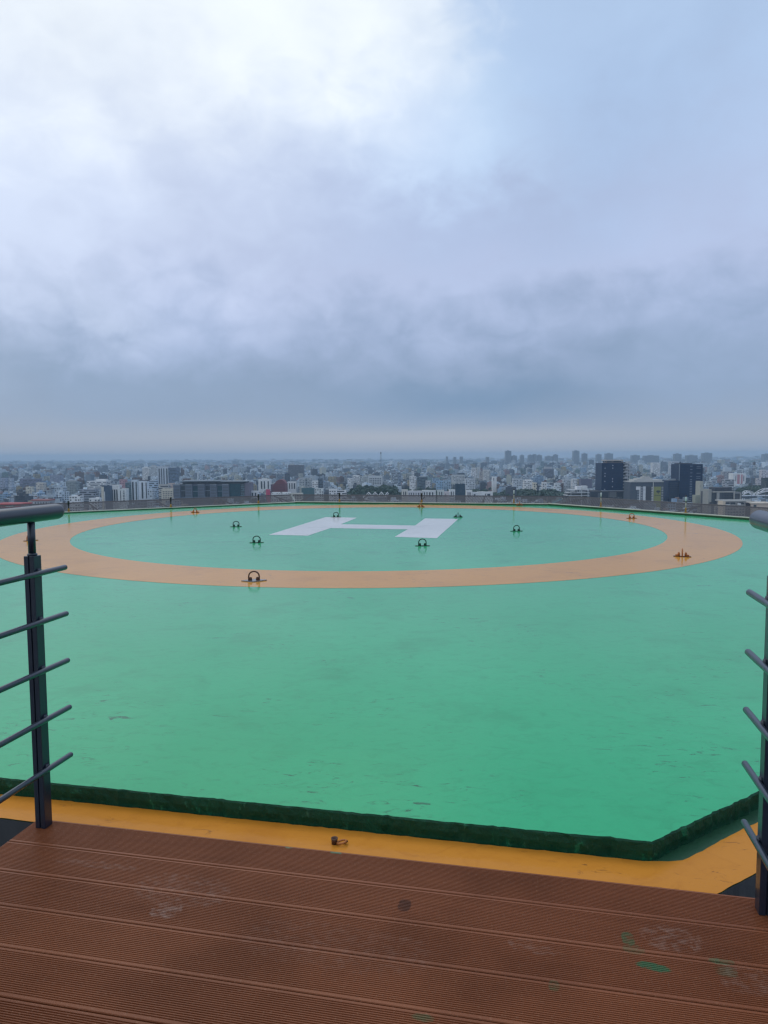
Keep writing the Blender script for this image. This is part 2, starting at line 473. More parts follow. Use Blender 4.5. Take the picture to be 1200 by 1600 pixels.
def city_wall():
    """rendered wall with rows of window openings; colour and window rhythm come from the mesh"""
    m_, T, P = new_mat('city wall')
    uv = T.node('ShaderNodeUVMap', uv_map='UVMap').outputs[0]
    u, v, _ = T.xyz(uv)
    at_ = T.node('ShaderNodeAttribute', attribute_name='col')
    col = at_.outputs['Color']; al = at_.outputs['Alpha']
    cu = T.m('DIVIDE', u, 3.3); cv = T.m('DIVIDE', v, 3.2)
    fu = T.m('FRACT', cu); fv = T.m('FRACT', cv)
    inside = lambda x, a, b: T.m('MULTIPLY', T.m('GREATER_THAN', x, a), T.m('LESS_THAN', x, b))
    ribbon = T.m('GREATER_THAN', al, 0.75)
    iu = T.m('MAXIMUM', inside(fu, 0.22, 0.78), ribbon); iv = inside(fv, 0.30, 0.80)
    wn = T.node('ShaderNodeTexWhiteNoise', noise_dimensions='2D')
    T.put(wn.inputs['Vector'], T.comb(T.m('FLOOR', cu), T.m('FLOOR', cv), 0))
    keep = T.m('GREATER_THAN', wn.outputs[0], 0.14)
    w = T.m('MULTIPLY', T.m('MULTIPLY', T.m('MULTIPLY', iu, iv), keep), T.m('GREATER_THAN', al, 0.25))
    gl = T.mix(wn.outputs[0], (0.015, 0.022, 0.030, 1), (0.075, 0.095, 0.115, 1))
    oc = T.node('ShaderNodeTexCoord').outputs['Object']
    grime = T.noise(oc, 0.35, 5, 0.65)
    cw = T.mix(T.m('MULTIPLY', T.step(grime, 0.45, 0.75), 0.35), col, (0.16, 0.16, 0.15, 1))
    slab = inside(fv, 0.94, 1.0)
    cw = T.mix(T.m('MULTIPLY', slab, 0.35), cw, (0.10, 0.10, 0.10, 1))
    T.put(P.inputs['Base Color'], T.mix(w, cw, gl))
    T.put(P.inputs['Roughness'], T.m('SUBTRACT', 0.8, T.m('MULTIPLY', w, 0.55)))
    return m_


def city_roof():
    m_, T, P = new_mat('city roof')
    at_ = T.node('ShaderNodeAttribute', attribute_name='col')
    oc = T.node('ShaderNodeTexCoord').outputs['Object']
    k = T.noise(oc, 0.5, 5, 0.65)
    T.put(P.inputs['Base Color'], T.mix(T.m('MULTIPLY', T.step(k, 0.4, 0.7), 0.55), at_.outputs['Color'], (0.07, 0.07, 0.065, 1)))
    P.inputs['Roughness'].default_value = 0.85
    return m_


def curtain(name, c0, c1):
    """dark curtain-wall glass, panel to panel slightly different"""
    m_, T, P = new_mat(name)
    uv = T.node('ShaderNodeUVMap', uv_map='UVMap').outputs[0]
    u, v, _ = T.xyz(uv)
    cu = T.m('DIVIDE', u, 1.8); cv = T.m('DIVIDE', v, 3.8)
    wn = T.node('ShaderNodeTexWhiteNoise', noise_dimensions='2D')
    T.put(wn.inputs['Vector'], T.comb(T.m('FLOOR', cu), T.m('FLOOR', cv), 0))
    c = T.mix(wn.outputs[0], c0, c1)
    line = T.m('GREATER_THAN', T.m('FRACT', cv), 0.93)
    c = T.mix(T.m('MULTIPLY', line, 0.5), c, (0.05, 0.06, 0.07, 1))
    T.put(P.inputs['Base Color'], c)
    P.inputs['Roughness'].default_value = 0.28
    P.inputs['Specular IOR Level'].default_value = 0.22
    return m_


M['wall'] = city_wall(); M['roof'] = city_roof()
M['navy_glass'] = curtain('navy curtain glass', (0.002, 0.014, 0.050, 1), (0.004, 0.024, 0.074, 1))
M['teal_glass'] = curtain('teal curtain glass', (0.012, 0.050, 0.068, 1), (0.022, 0.075, 0.095, 1))
M['grey_glass'] = curtain('grey window glass', (0.020, 0.030, 0.040, 1), (0.05, 0.065, 0.08, 1))


def paint_attr():
    """plain render or paint whose colour comes from the mesh"""
    m_, T, P = new_mat('building paint')
    at_ = T.node('ShaderNodeAttribute', attribute_name='col')
    oc = T.node('ShaderNodeTexCoord').outputs['Object']
    k = T.noise(oc, 0.25, 5, 0.6)
    T.put(P.inputs['Base Color'], T.mix(T.m('MULTIPLY', T.step(k, 0.45, 0.75), 0.25), at_.outputs['Color'], (0.14, 0.14, 0.135, 1)))
    P.inputs['Roughness'].default_value = 0.75
    return m_


M['paint'] = paint_attr()

# ================================================================== the pad
CE, CN, HW, HS = -2.897, 10.272, 7.93, 3.285
OCT = [(CE - HS, CN - HW), (CE + HS, CN - HW), (CE + HW, CN - HS), (CE + HW, CN + HS),
       (CE + HS, CN + HW), (CE - HS, CN + HW), (CE - HW, CN + HS), (CE - HW, CN - HS)]     # (e, n), counter-clockwise from near left
OCTW = [en(*q) for q in OCT]


def pad():
    # top outline: the near edges are chipped, so the outline wanders by a few mm there
    rr = random.Random(3); pts = []
    for i in range(8):
        a, b = OCTW[i], OCTW[(i + 1) % 8]
        L = (b - a).length; near = i in (0, 1)
        k = int(L / 0.018) if near else 6
        nrm = Vector(((b - a).y, -(b - a).x, 0)).normalized()
        w1 = 0.0
        for j in range(k):
            p = a.lerp(b, j / k)
            if near and 0 < j:
                w1 = 0.45 * w1 + rr.gauss(0, 0.0013)
                chip = 0.006 * max(0, rr.random() - 0.86) / 0.14 if rr.random() < 0.5 else 0
                p = p + nrm * (max(-0.012, min(0.008, w1)) - chip)
            pts.append(p)
    mb = MB(); n = len(pts)
    for p in pts: mb.v.append((p.x, p.y, 0.0))
    mb.face(range(n), [(p.x, p.y) for p in pts])
    # lip: a rounded arris, then a rough vertical face
    cx, cy = en(CE, CN).xy
    lv = [(0.004, -0.006), (0.006, -0.03), (0.002, -0.055), (0.006, -0.45)]
    prev = list(range(n))
    for (out, z) in lv:
        ring = []
        for p in pts:
            d = Vector((p.x - cx, p.y - cy, 0)).normalized(); j = rr.gauss(0, 0.0011)
            ring.append(len(mb.v)); mb.v.append((p.x + d.x * (out + j), p.y + d.y * (out + j), z + (rr.gauss(0, 0.0008) if z > -0.1 else 0)))
        for i in range(n):
            k2 = (i + 1) % n
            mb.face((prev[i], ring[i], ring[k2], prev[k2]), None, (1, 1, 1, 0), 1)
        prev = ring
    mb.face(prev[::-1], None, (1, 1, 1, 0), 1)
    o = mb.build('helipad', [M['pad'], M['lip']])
    tag(o, kind='structure')


pad()

# painted ring and letter
RC = Vector((-0.2325, 12.5127)); R_OUT, R_IN = 5.834, 4.839
mb = MB(); NSEG = 240
for k in range(NSEG):
    th = 2 * math.pi * k / NSEG
    for r_ in (R_OUT, R_IN): mb.v.append((RC.x + r_ * math.cos(th), RC.y + r_ * math.sin(th), 0.0012))
for k in range(NSEG):
    a = 2 * k; b = 2 * ((k + 1) % NSEG); mb.face((a, b, b + 1, a + 1))
tag(mb.build('ring_marking', M['ring']), kind='structure')

HPTS = [(-1.836, 11.352), (-1.198, 11.194), (-0.930, 12.36), (0.400, 12.08), (0.160, 10.964), (0.795, 10.754),
        (1.458, 14.035), (0.815, 14.205), (0.555, 12.75), (-0.790, 13.06), (-0.544, 14.436), (-1.193, 14.627)]
mb = MB()
mb.poly(HPTS, None, 0.0012)
tag(mb.build('letter_marking', M['white']), kind='structure')

# rim upstand round the sides away from the deck
mb = MB()
for i in range(2, 8):
    a, b = OCTW[i], OCTW[(i + 1) % 8]
    t = (b - a).normalized(); nn = Vector((t.y, -t.x, 0))
    # mitre at 22.5 degrees
    wi, wo = 0.0, 0.07; mt = math.tan(R(22.5))
    ext0, ext1 = (0 if i == 2 else 1), (0 if i == 7 else 1)
    q = [a + nn * 0.006, b + nn * 0.006, b + nn * wo + t * wo * mt * ext1, a + nn * wo - t * wo * mt * ext0]
    # order counter-clockwise seen from above
    q = [q[0], q[3], q[2], q[1]]
    rz = {2: 0.040, 3: 0.038, 4: 0.030}.get(i, 0.020)
    mb.poly([(p.x, p.y) for p in q], -0.45, rz, (1, 1, 1, 0), 0, 0)
    q2 = [a + nn * 0.010, a + nn * (wo - 0.004) - t * wo * mt * ext0, b + nn * (wo - 0.004) + t * wo * mt * ext1, b + nn * 0.010]
    mb.poly([(p.x, p.y) for p in q2], rz, rz + 0.016, (1, 1, 1, 0), 1, 1, bottom=False)
rim = mb.build('helipad_rim', [M['rim'], M['rim_top']])
tag(rim, kind='structure')

# ------------------------------------------------------------------ yellow kerb strip, gutter, lower roof
ZL = -0.066
INN = [(-1.512, 2.719), (-0.971, 2.610), (-0.006, 2.398), (0.828, 2.238), (0.924, 2.219), (0.955, 2.213)]
inner = [en(-6.3, 2.333), en(-3.0, 2.331), en(-1.2, 2.334), en(0.0, 2.332), en(0.36, 2.333), en(0.44, 2.346), Vector((0.955, 2.213, 0)), Vector((0.985, 2.225, 0)),
         Vector((1.021, 2.252, 0)), Vector((1.178, 2.361, 0)), Vector((1.325, 2.454, 0)), Vector((3.6, 3.93, 0))]
outer = [en(-6.3, 2.16), en(-1.75, 2.172), en(0.55, 2.185), Vector((0.975, 2.032, 0)), Vector((1.16, 2.143, 0)), Vector((3.9, 3.79, 0))]
rr = random.Random(11)


def rough_line(pts, step, amp):
    out = []
    for a, b in zip(pts[:-1], pts[1:]):
        k = max(1, int((b - a).length / step)); t = (b - a).normalized(); nn = Vector((-t.y, t.x, 0))
        for j in range(k):
            out.append(a.lerp(b, j / k) + nn * rr.gauss(0, amp))
    out.append(pts[-1]); return out


mb = MB()
oline = rough_line(outer, 0.03, 0.0012)
lipline = [en(CE - HS, CN - HW + 0.03), en(CE + HS, CN - HW + 0.03), en(CE + HW, CN - HS + 0.03)]
poly_ = oline + [en(CE + HW + 0.3, CN - HS + 0.1), lipline[2], lipline[1], lipline[0]]
mb.poly([(p.x, p.y) for p in poly_], -0.60, ZL, (1, 1, 1, 0), 0, 1)
tag(mb.build('kerb_ledge', [M['gutter'], M['concrete']]), kind='structure')
mb = MB()
poly_ = oline + rough_line(inner, 0.025, 0.0014)[::-1]
mb.poly([(p.x, p.y) for p in poly_], None, ZL + 0.004)
tag(mb.build('yellow_strip_marking', M['yellow']), kind='structure')

mb = MB()
mb.poly([tuple(en(e, n).xy) for e, n in ((-16, -9), (9, -9), (9, 2.25), (-16, 2.25))], -1.0, -0.52)
tag(mb.build('lower_roof_terrace', M['concrete']), kind='structure')

# host tower under the pad
hb = empty('office_tower', en(CE, 8.0, GROUND_Z), PAD_YAW)
tag(hb, 'office tower that carries the green helipad on its roof', 'building')
mb = MB(); mb.box(-6.5, 6.5, -16.0, 8.0, 0, 74.0 - 0.02, (0.3, 0.31, 0.32, 0.9), 0, 1, (0.2, 0.2, 0.2, 0))
mb.build('wall', [M['wall'], M['roof']], hb)

# ------------------------------------------------------------------ deck
DZ = -0.060
deck_rot = PAD_YAW
mb = MB(); E0, E1 = -1.735, 0.745
n_hi = 2.190; pitch = 0.155
prof = []
NB = 22
for bi in range(NB):
    top = n_hi - bi * pitch; bot = top - pitch + 0.004
    # board section from far edge to near edge
    pr = [(top, -0.025), (top, -0.002), (top - 0.0015, 0.0)]
    fl = 0.0085; g0 = top - fl; g1 = bot + fl; ng = 20; gp_ = (g0 - g1) / ng
    x = g0
    for g in range(ng):
        pr += [(x - gp_ * 0.04, 0.0), (x - gp_ * 0.16, -0.0024), (x - gp_ * 0.52, -0.0024), (x - gp_ * 0.66, 0.0)]
        x -= gp_
    pr += [(bot + 0.0015, 0.0), (bot, -0.002), (bot, -0.025)]
    prof.append(pr)
ys = np.linspace(E0, E1, 2)
for pr in prof:
    b = len(mb.v); m_ = len(pr)
    jit0, jit1 = rr.uniform(-0.003, 0.003), rr.uniform(-0.003, 0.003)
    dz = rr.uniform(-0.0006, 0.0006)
    for ei, e in enumerate((E0 + jit0, E1 + jit1)):
        for (n_, z) in pr: mb.v.append((e, n_, z + dz))
    for j in range(m_ - 1):
        mb.face((b + j, b + j + 1, b + m_ + j + 1, b + m_ + j))
    mb.face([b + m_ - 1, b, b + m_, b + 2 * m_ - 1])
    mb.face([b + j for j in range(m_)][::-1]); mb.face([b + m_ + j for j in range(m_)])
deck = mb.build('deck_floor', M['deck']); deck.location = (0, 0, DZ); deck.rotation_euler = (0, 0, PAD_YAW)
tag(deck, kind='structure')
mb = MB()
for e in (E0 + 0.03, -0.9, -0.1, E1 - 0.07):
    mb.box(e, e + 0.05, -1.2, 2.15, -0.095, -0.0262); mb.box(e, e + 0.05, -1.2, -1.15, -0.46, -0.095); mb.box(e, e + 0.05, 2.05, 2.10, -0.46, -0.095)
dj = mb.build('deck_joists', M['concrete']); dj.location = (0, 0, DZ); dj.rotation_euler = (0, 0, PAD_YAW)
tag(dj, kind='structure')


# ------------------------------------------------------------------ railings
def railing(e_post, inner_sign, label, rod_z, rod_end, hand_end, post_n):
    """inner_sign: +1 when the deck lies towards +e"""
    root = empty('railing', en(e_post, post_n[0], DZ), PAD_YAW)
    tag(root, label, 'railing', 'railings flanking the wooden deck')
    n0 = post_n[0]; hw = 0.0195
    loc = lambda n, z: (n - n0, z - DZ)
    for pn in post_n:
        y, _ = loc(pn, 0)
        p = MB()
        # two flat bars with a shadow gap between them make one post
        p.box(-hw, -0.0022, y - hw, y + hw, 0.0, 0.965); p.box(0.0022, hw, y - hw, y + hw, 0.0, 0.965)
        p.box(-0.0022, 0.0022, y - hw + 0.004, y + hw - 0.004, 0.0, 0.962)
        po = p.build('post', M['rail'], root)
        bv = po.modifiers.new('bevel', 'BEVEL'); bv.width = 0.0016; bv.segments = 2; bv.limit_method = 'ANGLE'
        s = MB(); s.tube([(0, y, 0.962), (0, y, 1.085)], 0.0125, 14); s.lathe([(0.0165, 0), (0.0165, 0.006), (0.0125, 0.009)], (0, y, 0.965), 14)
        s.build('spigot', M['rail'], po)
    er = inner_sign * (hw + 0.0105)
    for z, ne in zip(rod_z, rod_end):
        y1, zz = loc(ne, z)
        y0, _ = loc(-1.4, z)
        r_ = 0.0098
        t = MB(); k = [(y0, r_), (y1 - 0.006, r_), (y1 - 0.002, r_ * 0.86), (y1, r_ * 0.5)]
        t.tube([(er, yy, zz) for yy, _ in k], [q for _, q in k], 14)
        ro = t.build('rod', M['rail'], root)
        for pn in post_n:
            yp, _ = loc(pn, 0)
            c = MB(); c.lathe([(0.006, -0.012), (0.007, 0.0), (0.006, 0.012)], (inner_sign * (hw + 0.002), yp, zz + 0.004), 10)
            c.build('clip', M['rail'], ro)
    y1, zz = loc(hand_end, 1.047)
    y0, _ = loc(-1.4, 0)
    rh = 0.0285
    k = [(y0, rh), (y1 - 0.020, rh), (y1 - 0.009, rh * 0.93), (y1 - 0.002, rh * 0.70), (y1, rh * 0.45)]
    t = MB(); t.tube([(0, yy, zz) for yy, _ in k], [q for _, q in k], 28)
    t.build('handrail', M['rail'], root)
    return root


RZ = (0.845, 0.676, 0.504, 0.3295, 0.152)
railing(-1.681, 1, 'charcoal railing whose post and five rods stand clear on the left of the brown deck', RZ,
        (2.286, 2.283, 2.280, 2.280, 2.276), 2.304, (2.150, 0.65, -0.85))
railing(0.660, -1, 'charcoal railing on the right side of the brown deck, cut by the picture border', (0.834, 0.657, 0.4825, 0.320, 0.146),
        (2.268, 2.260, 2.259, 2.253, 2.239), 2.312, (2.125, 0.65, -0.85))


# ------------------------------------------------------------------ tie-down hoops
def make_hoop(mat, plate_mat, big_plate, across=False):
    root = empty('tie_down_hoop', (0, 0, 0.0))
    pts = []
    w = 0.052; h0 = 0.045; rc = 0.052
    pts += [(-w * 0.94, 0, 0.006), (-w, 0, 0.028)]
    for a in np.linspace(180, 0, 13):
        pts.append((w * math.cos(R(a)), 0, h0 + rc * math.sin(R(a)) ** 0.9))
    pts += [(w, 0, 0.028), (w * 0.94, 0, 0.006)]
    mb = MB(); mb.tube(pts, 0.0075, 10); mb.build('hoop', mat, root)
    for s in (-1, 1):
        mb = MB()
        if across:        # the lugs stand either side of the hoop's plane
            mb.lathe([(0.015, 0.0), (0.015, 0.030), (0.011, 0.046), (0.006, 0.052)], (0.0, s * 0.040, 0.004), 10)
            mb.box(-0.014, 0.014, s * 0.062 - 0.016, s * 0.062 + 0.016, 0.004, 0.026)
        else:
            mb.lathe([(0.014, 0.0), (0.014, 0.024), (0.011, 0.033), (0.006, 0.037)], (s * 0.033, 0.0, 0.004), 10)
            mb.box(s * 0.046 - 0.012, s * 0.046 + 0.012, -0.013, 0.013, 0.004, 0.022)
        mb.build('lug', mat, root)
    mb = MB(); q = 0.125 if big_plate else 0.10
    if big_plate:
        mb.poly([(-q, -0.01), (0.0, -0.075), (q, 0.015), (0.01, 0.08)], 0.0, 0.0095)
    elif across:
        mb.box(-0.02, 0.02, -q, q, 0.0, 0.008)
    else:
        mb.box(-q, q, -0.02, 0.02, 0.0, 0.008)
    mb.build('base_plate', plate_mat, root)
    return root


hoop_o = make_hoop(M['rust'], M['rust_dark'], False)
hoop_g = make_hoop(M['hoop_green'], M['hoop_green'], False)
hoop_oe = make_hoop(M['rust'], M['rust_dark'], False, True)
hoop_ge = make_hoop(M['hoop_green'], M['hoop_green'], False, True)
hoop_b = make_hoop(M['rust_dark'], M['plate'], True)
HOOPS = [  # x, y, kind, yaw, label
    (-4.224, 15.988, 'oe', 74, 'orange tie-down hoop on the far left of the painted ring, seen nearly edge on'),
    (-2.633, 12.70, 'g', 12, 'dark green tie-down hoop on green paint, leftmost inside the ring'),
    (-1.844, 10.303, 'g', 6, 'dark green tie-down hoop left of the near foot of the white letter H'),
    (-1.303, 7.093, 'b', 3, 'brown rusted tie-down hoop on a pale plate on the near side of the orange ring'),
    (-0.983, 14.615, 'g', 8, 'dark green tie-down hoop standing on the far left end of the white letter H'),
    (0.895, 17.40, 'oe', 62, 'orange tie-down hoop at the far rim, behind the right stroke of the letter H'),
    (0.528, 9.837, 'g', 2, 'dark green tie-down hoop just in front of the right stroke of the letter H'),
    (1.500, 14.47, 'ge', 84, 'dark green tie-down hoop seen edge on at the far right corner of the letter H'),
    (2.173, 11.704, 'g', 14, 'dark green tie-down hoop on green paint right of the letter H'),
    (4.846, 13.973, 'o', 10, 'orange tie-down hoop seen face on, on the far right of the painted ring'),
    (3.626, 8.652, 'oe', 68, 'orange tie-down hoop seen edge on, at the right bend of the painted ring'),
    (-5.30, 10.689, 'o', 40, 'orange tie-down hoop half hidden behind the left railing post'),
    (3.360, 17.75, 'oe', 75, 'orange tie-down hoop tucked against the far rim beside a perimeter lamp')]
first = {'oe': hoop_oe, 'ge': hoop_ge, 'o': hoop_o, 'g': hoop_g, 'b': hoop_b}; used = set()
for (x, y, k, yaw, lab) in HOOPS:
    o = first[k] if k not in used else copy_tree(first[k])
    used.add(k)
    onring = R_IN < (Vector((x, y)) - RC).length < R_OUT
    o.location = (x, y, 0.0012 if onring or lab.find('standing on') > 0 else 0.0); o.rotation_euler = (0, 0, R(yaw))
    tag(o, lab, 'tie-down hoop', 'tie-down hoops on the helipad')


# ------------------------------------------------------------------ perimeter lamps on the rim
def make_lamp(h, thick, white):
    root = empty('perimeter_lamp', (0, 0, 0))
    mb = MB(); mb.box(-0.030, 0.030, -0.022, 0.022, 0, 0.008); mb.lathe([(thick * 1.25, 0), (thick * 1.25, h * 0.22), (thick, h * 0.26)], (0, 0, 0.008), 12)
    mb.build('foot', M['ochre'], root)
    mb = MB(); mb.tube([(0, 0, h * 0.25), (0, 0, h * 0.60)], thick * 0.85, 12); mb.build('pole', M['pole'] if white else M['black'], root)
    mb = MB(); mb.lathe([(thick * 1.9, 0), (thick * 2.0, h * 0.02), (thick * 1.0, h * 0.05)], (0, 0, h * 0.60), 12)
    mb.build('collar', M['black'], root)
    mb = MB(); mb.lathe([(thick * 1.2, 0), (thick * 1.25, h * 0.22), (thick * 1.1, h * 0.27)], (0, 0, h * 0.65), 12)
    mb.build('lens' if white else 'lamp_body', M['lens'] if white else M['black'], root)
    mb = MB(); mb.lathe([(thick * 1.5, 0), (thick * 1.5, h * 0.05), (thick * 0.8, h * 0.09)], (0, 0, h * 0.915), 12)
    mb.build('cap', M['black'], root)
    return root


lampA = make_lamp(0.24, 0.017, False); lampB = make_lamp(0.36, 0.012, True)
LAMPS = [((-7.02, 15.92), 'A', 'black perimeter lamp on the left part of the rim, nearest the left handrail'),
         ((-5.28, 17.72), 'A', 'black perimeter lamp on the rim in front of the long dark terraced building'),
         ((-3.23, 18.42), 'A', 'black perimeter lamp on the rim below the pink sign and maroon block'),
         ((-1.17, 18.86), 'A', 'black perimeter lamp on the far rim behind the left stroke of the letter H'),
         ((0.97, 18.42), 'A', 'stubby dark perimeter lamp behind the orange hoop on the far rim'),
         ((3.26, 17.95), 'B', 'black and white perimeter lamp beside a small orange hoop against the far rim'),
         ((5.02, 16.55), 'B', 'slim pale perimeter lamp on the rim below the first navy tower'),
         ((6.08, 14.40), 'B', 'tall pale perimeter lamp with white lens on the rim below the twin navy blocks')]


def on_rim(x, y):
    """snap to the middle of the rim's top"""
    best = None
    for i in range(2, 8):
        a, b = OCTW[i], OCTW[(i + 1) % 8]; t = (b - a).normalized(); nn = Vector((t.y, -t.x, 0))
        u = (Vector((x, y, 0)) - a).dot(t)
        if -0.3 < u < (b - a).length + 0.3:
            # keep the bearing from the camera: intersect the sight line with the rim
            d = Vector((x, y, 0)); den = d.dot(nn)
            if abs(den) > 1e-6:
                s = (a + nn * 0.038).dot(nn) / den; q = d * s; u2 = (q - a).dot(t)
                if 0 <= u2 <= (b - a).length and (best is None or abs(s - 1) < abs(best[0] - 1)):
                    best = (s, q, math.atan2(t.y, t.x), i)
    return best[1:]


u_ = set()
for (xy, k, lab) in LAMPS:
    src = lampA if k == 'A' else lampB
    o = src if k not in u_ else copy_tree(src); u_.add(k)
    q, a, side = on_rim(*xy); o.location = (q.x, q.y, {2: 0.056, 3: 0.054, 4: 0.046}.get(side, 0.036)); o.rotation_euler = (0, 0, a)
    tag(o, lab, 'lamp', 'perimeter lamps on the helipad rim')

# rusty stub on the yellow strip
st = empty('rusty_anchor_stub', (-0.160, 2.318, ZL + 0.004), 0.1)
tag(st, 'small rusty anchor stub with a broken loop on the yellow kerb strip', 'anchor')
mb = MB(); mb.lathe([(0.010, 0), (0.0105, 0.014), (0.012, 0.020), (0.0085, 0.020), (0.007, 0.006)], (-0.012, 0.006, 0), 14); mb.build('stub', M['rust_dark'], st)
mb = MB(); mb.tube([(0.012 + 0.015 * math.cos(t), -0.003 + 0.010 * math.sin(t), 0.010 + 0.003 * math.cos(t)) for t in np.linspace(0, 2 * math.pi, 17)], 0.0032, 8); mb.build('loop', M['rust'], st)
mb = MB(); mb.tube([(0.020, 0.0, 0.004), (0.032, 0.002, 0.010)], 0.004, 8); mb.build('bolt', M['rust_dark'], st)


# ------------------------------------------------------------------ safety nets, one per free side
def net(i, label):
    a, b = OCTW[i], OCTW[(i + 1) % 8]; t = (b - a).normalized(); nn = Vector((t.y, -t.x, 0)); L = (b - a).length
    mid = (a + b) / 2
    root = empty('safety_net', (mid.x, mid.y, 0.0), math.atan2(-t.y, -t.x))     # local x along the edge, local -y outwards... kept in local axes
    root.rotation_euler = (0, 0, math.atan2(t.y, t.x))
    tag(root, label, 'safety net', 'safety nets round the helipad')
    D_, Z0, Z1 = 1.25, 0.02, 0.150; hw_ = L / 2; fl = 0.5                # outwards is local -y
    P_ = lambda u, w: (u, -0.075 - D_ * w, Z0 + (Z1 - Z0) * w)
    half = lambda w: hw_ + (0.075 + D_ * w) * math.tan(R(22.5)) - 0.02
    mb = MB(); r_ = 0.0055; stp = 0.080
    k0 = int((hw_ * 2 + 3 * D_) / stp)

    def wire(p, q):
        p, q = Vector(p), Vector(q); d = (q - p).normalized(); s_ = d.cross(Vector((0, 0, 1))).normalized() * r_; up_ = s_.cross(d).normalized() * r_
        bI = len(mb.v)
        for c0 in (p, q):
            for o_ in (s_, up_, -s_): mb.v.append(tuple(c0 + o_))
        for k in range(3): mb.face((bI + k, bI + (k + 1) % 3, bI + 3 + (k + 1) % 3, bI + 3 + k))
    for sgn in (1, -1):
        for j in range(-k0, k0):
            u0 = j * stp; u1 = u0 + sgn * D_
            w0, w1 = 0.0, 1.0
            # clip to the trapezoid
            ok = []
            for w in np.linspace(0, 1, 41):
                if abs(u0 + (u1 - u0) * w) <= half(w): ok.append(w)
            if len(ok) > 1: wire(P_(u0 + (u1 - u0) * ok[0], ok[0]), P_(u0 + (u1 - u0) * ok[-1], ok[-1]))
    mb.build('mesh', M['net'], root)
    mb = MB(); h1 = half(1.0)
    mb.tube([P_(-h1, 1.0), P_(h1, 1.0)], 0.014, 8); mb.tube([P_(-half(0), 0.02), P_(half(0), 0.02)], 0.010, 8); mb.build('edge_tube', M['net'], root)
    nb = max(3, int(L / 1.6))
    for k in range(nb + 1):
        u = -hw_ + 2 * hw_ * k / nb
        mb = MB(); p0, p1 = Vector(P_(u, 0.0)), Vector(P_(u, 1.0))
        mb.tube([p0 + Vector((0, 0.002, -0.03)), p1 + Vector((0, 0, -0.03))], 0.018, 8); mb.tube([p0 + Vector((0, 0.0, -0.35)), p0.lerp(p1, 0.75) + Vector((0, 0, -0.04))], 0.014, 8)
        mb.build('arm', M['net'], root)


for i, lab in ((2, 'grey wire safety net sloping off the right side of the helipad'),
               (3, 'grey wire safety net off the far right edge, below the navy towers'),
               (4, 'grey wire safety net along the far edge behind the letter H'),
               (5, 'brownish wire safety net off the far left edge, below the long dark building'),
               (6, 'wire safety net on the left side of the helipad behind the left handrail')):
    net(i, lab)

# ================================================================== city
tag(MB().poly([(-15000, -2500), (15000, -2500), (15000, 13500), (-15000, 13500)], None, GROUND_Z).build('ground', plain(
    'city ground', (0.045, 0.058, 0.050, 1), 0.9, 0, 0.5, 0.004)), kind='structure')

C_ = dict(white=(0.72, 0.73, 0.73), cream=(0.62, 0.58, 0.48), grey=(0.40, 0.42, 0.44), pale_blue=(0.42, 0.52, 0.62), brown=(0.20, 0.15, 0.12),
          dark=(0.06, 0.07, 0.09), maroon=(0.16, 0.035, 0.045), pink=(0.55, 0.07, 0.14), slate=(0.16, 0.20, 0.26), navy=(0.010, 0.028, 0.06),
          olive=(0.26, 0.28, 0.085), red=(0.42, 0.05, 0.055), rose=(0.52, 0.36, 0.34), ochre=(0.50, 0.40, 0.24), teal=(0.05, 0.13, 0.15), bluegrey=(0.20, 0.27, 0.36))
LAND = []      # (px0, px1, py_top, D, short phrase)


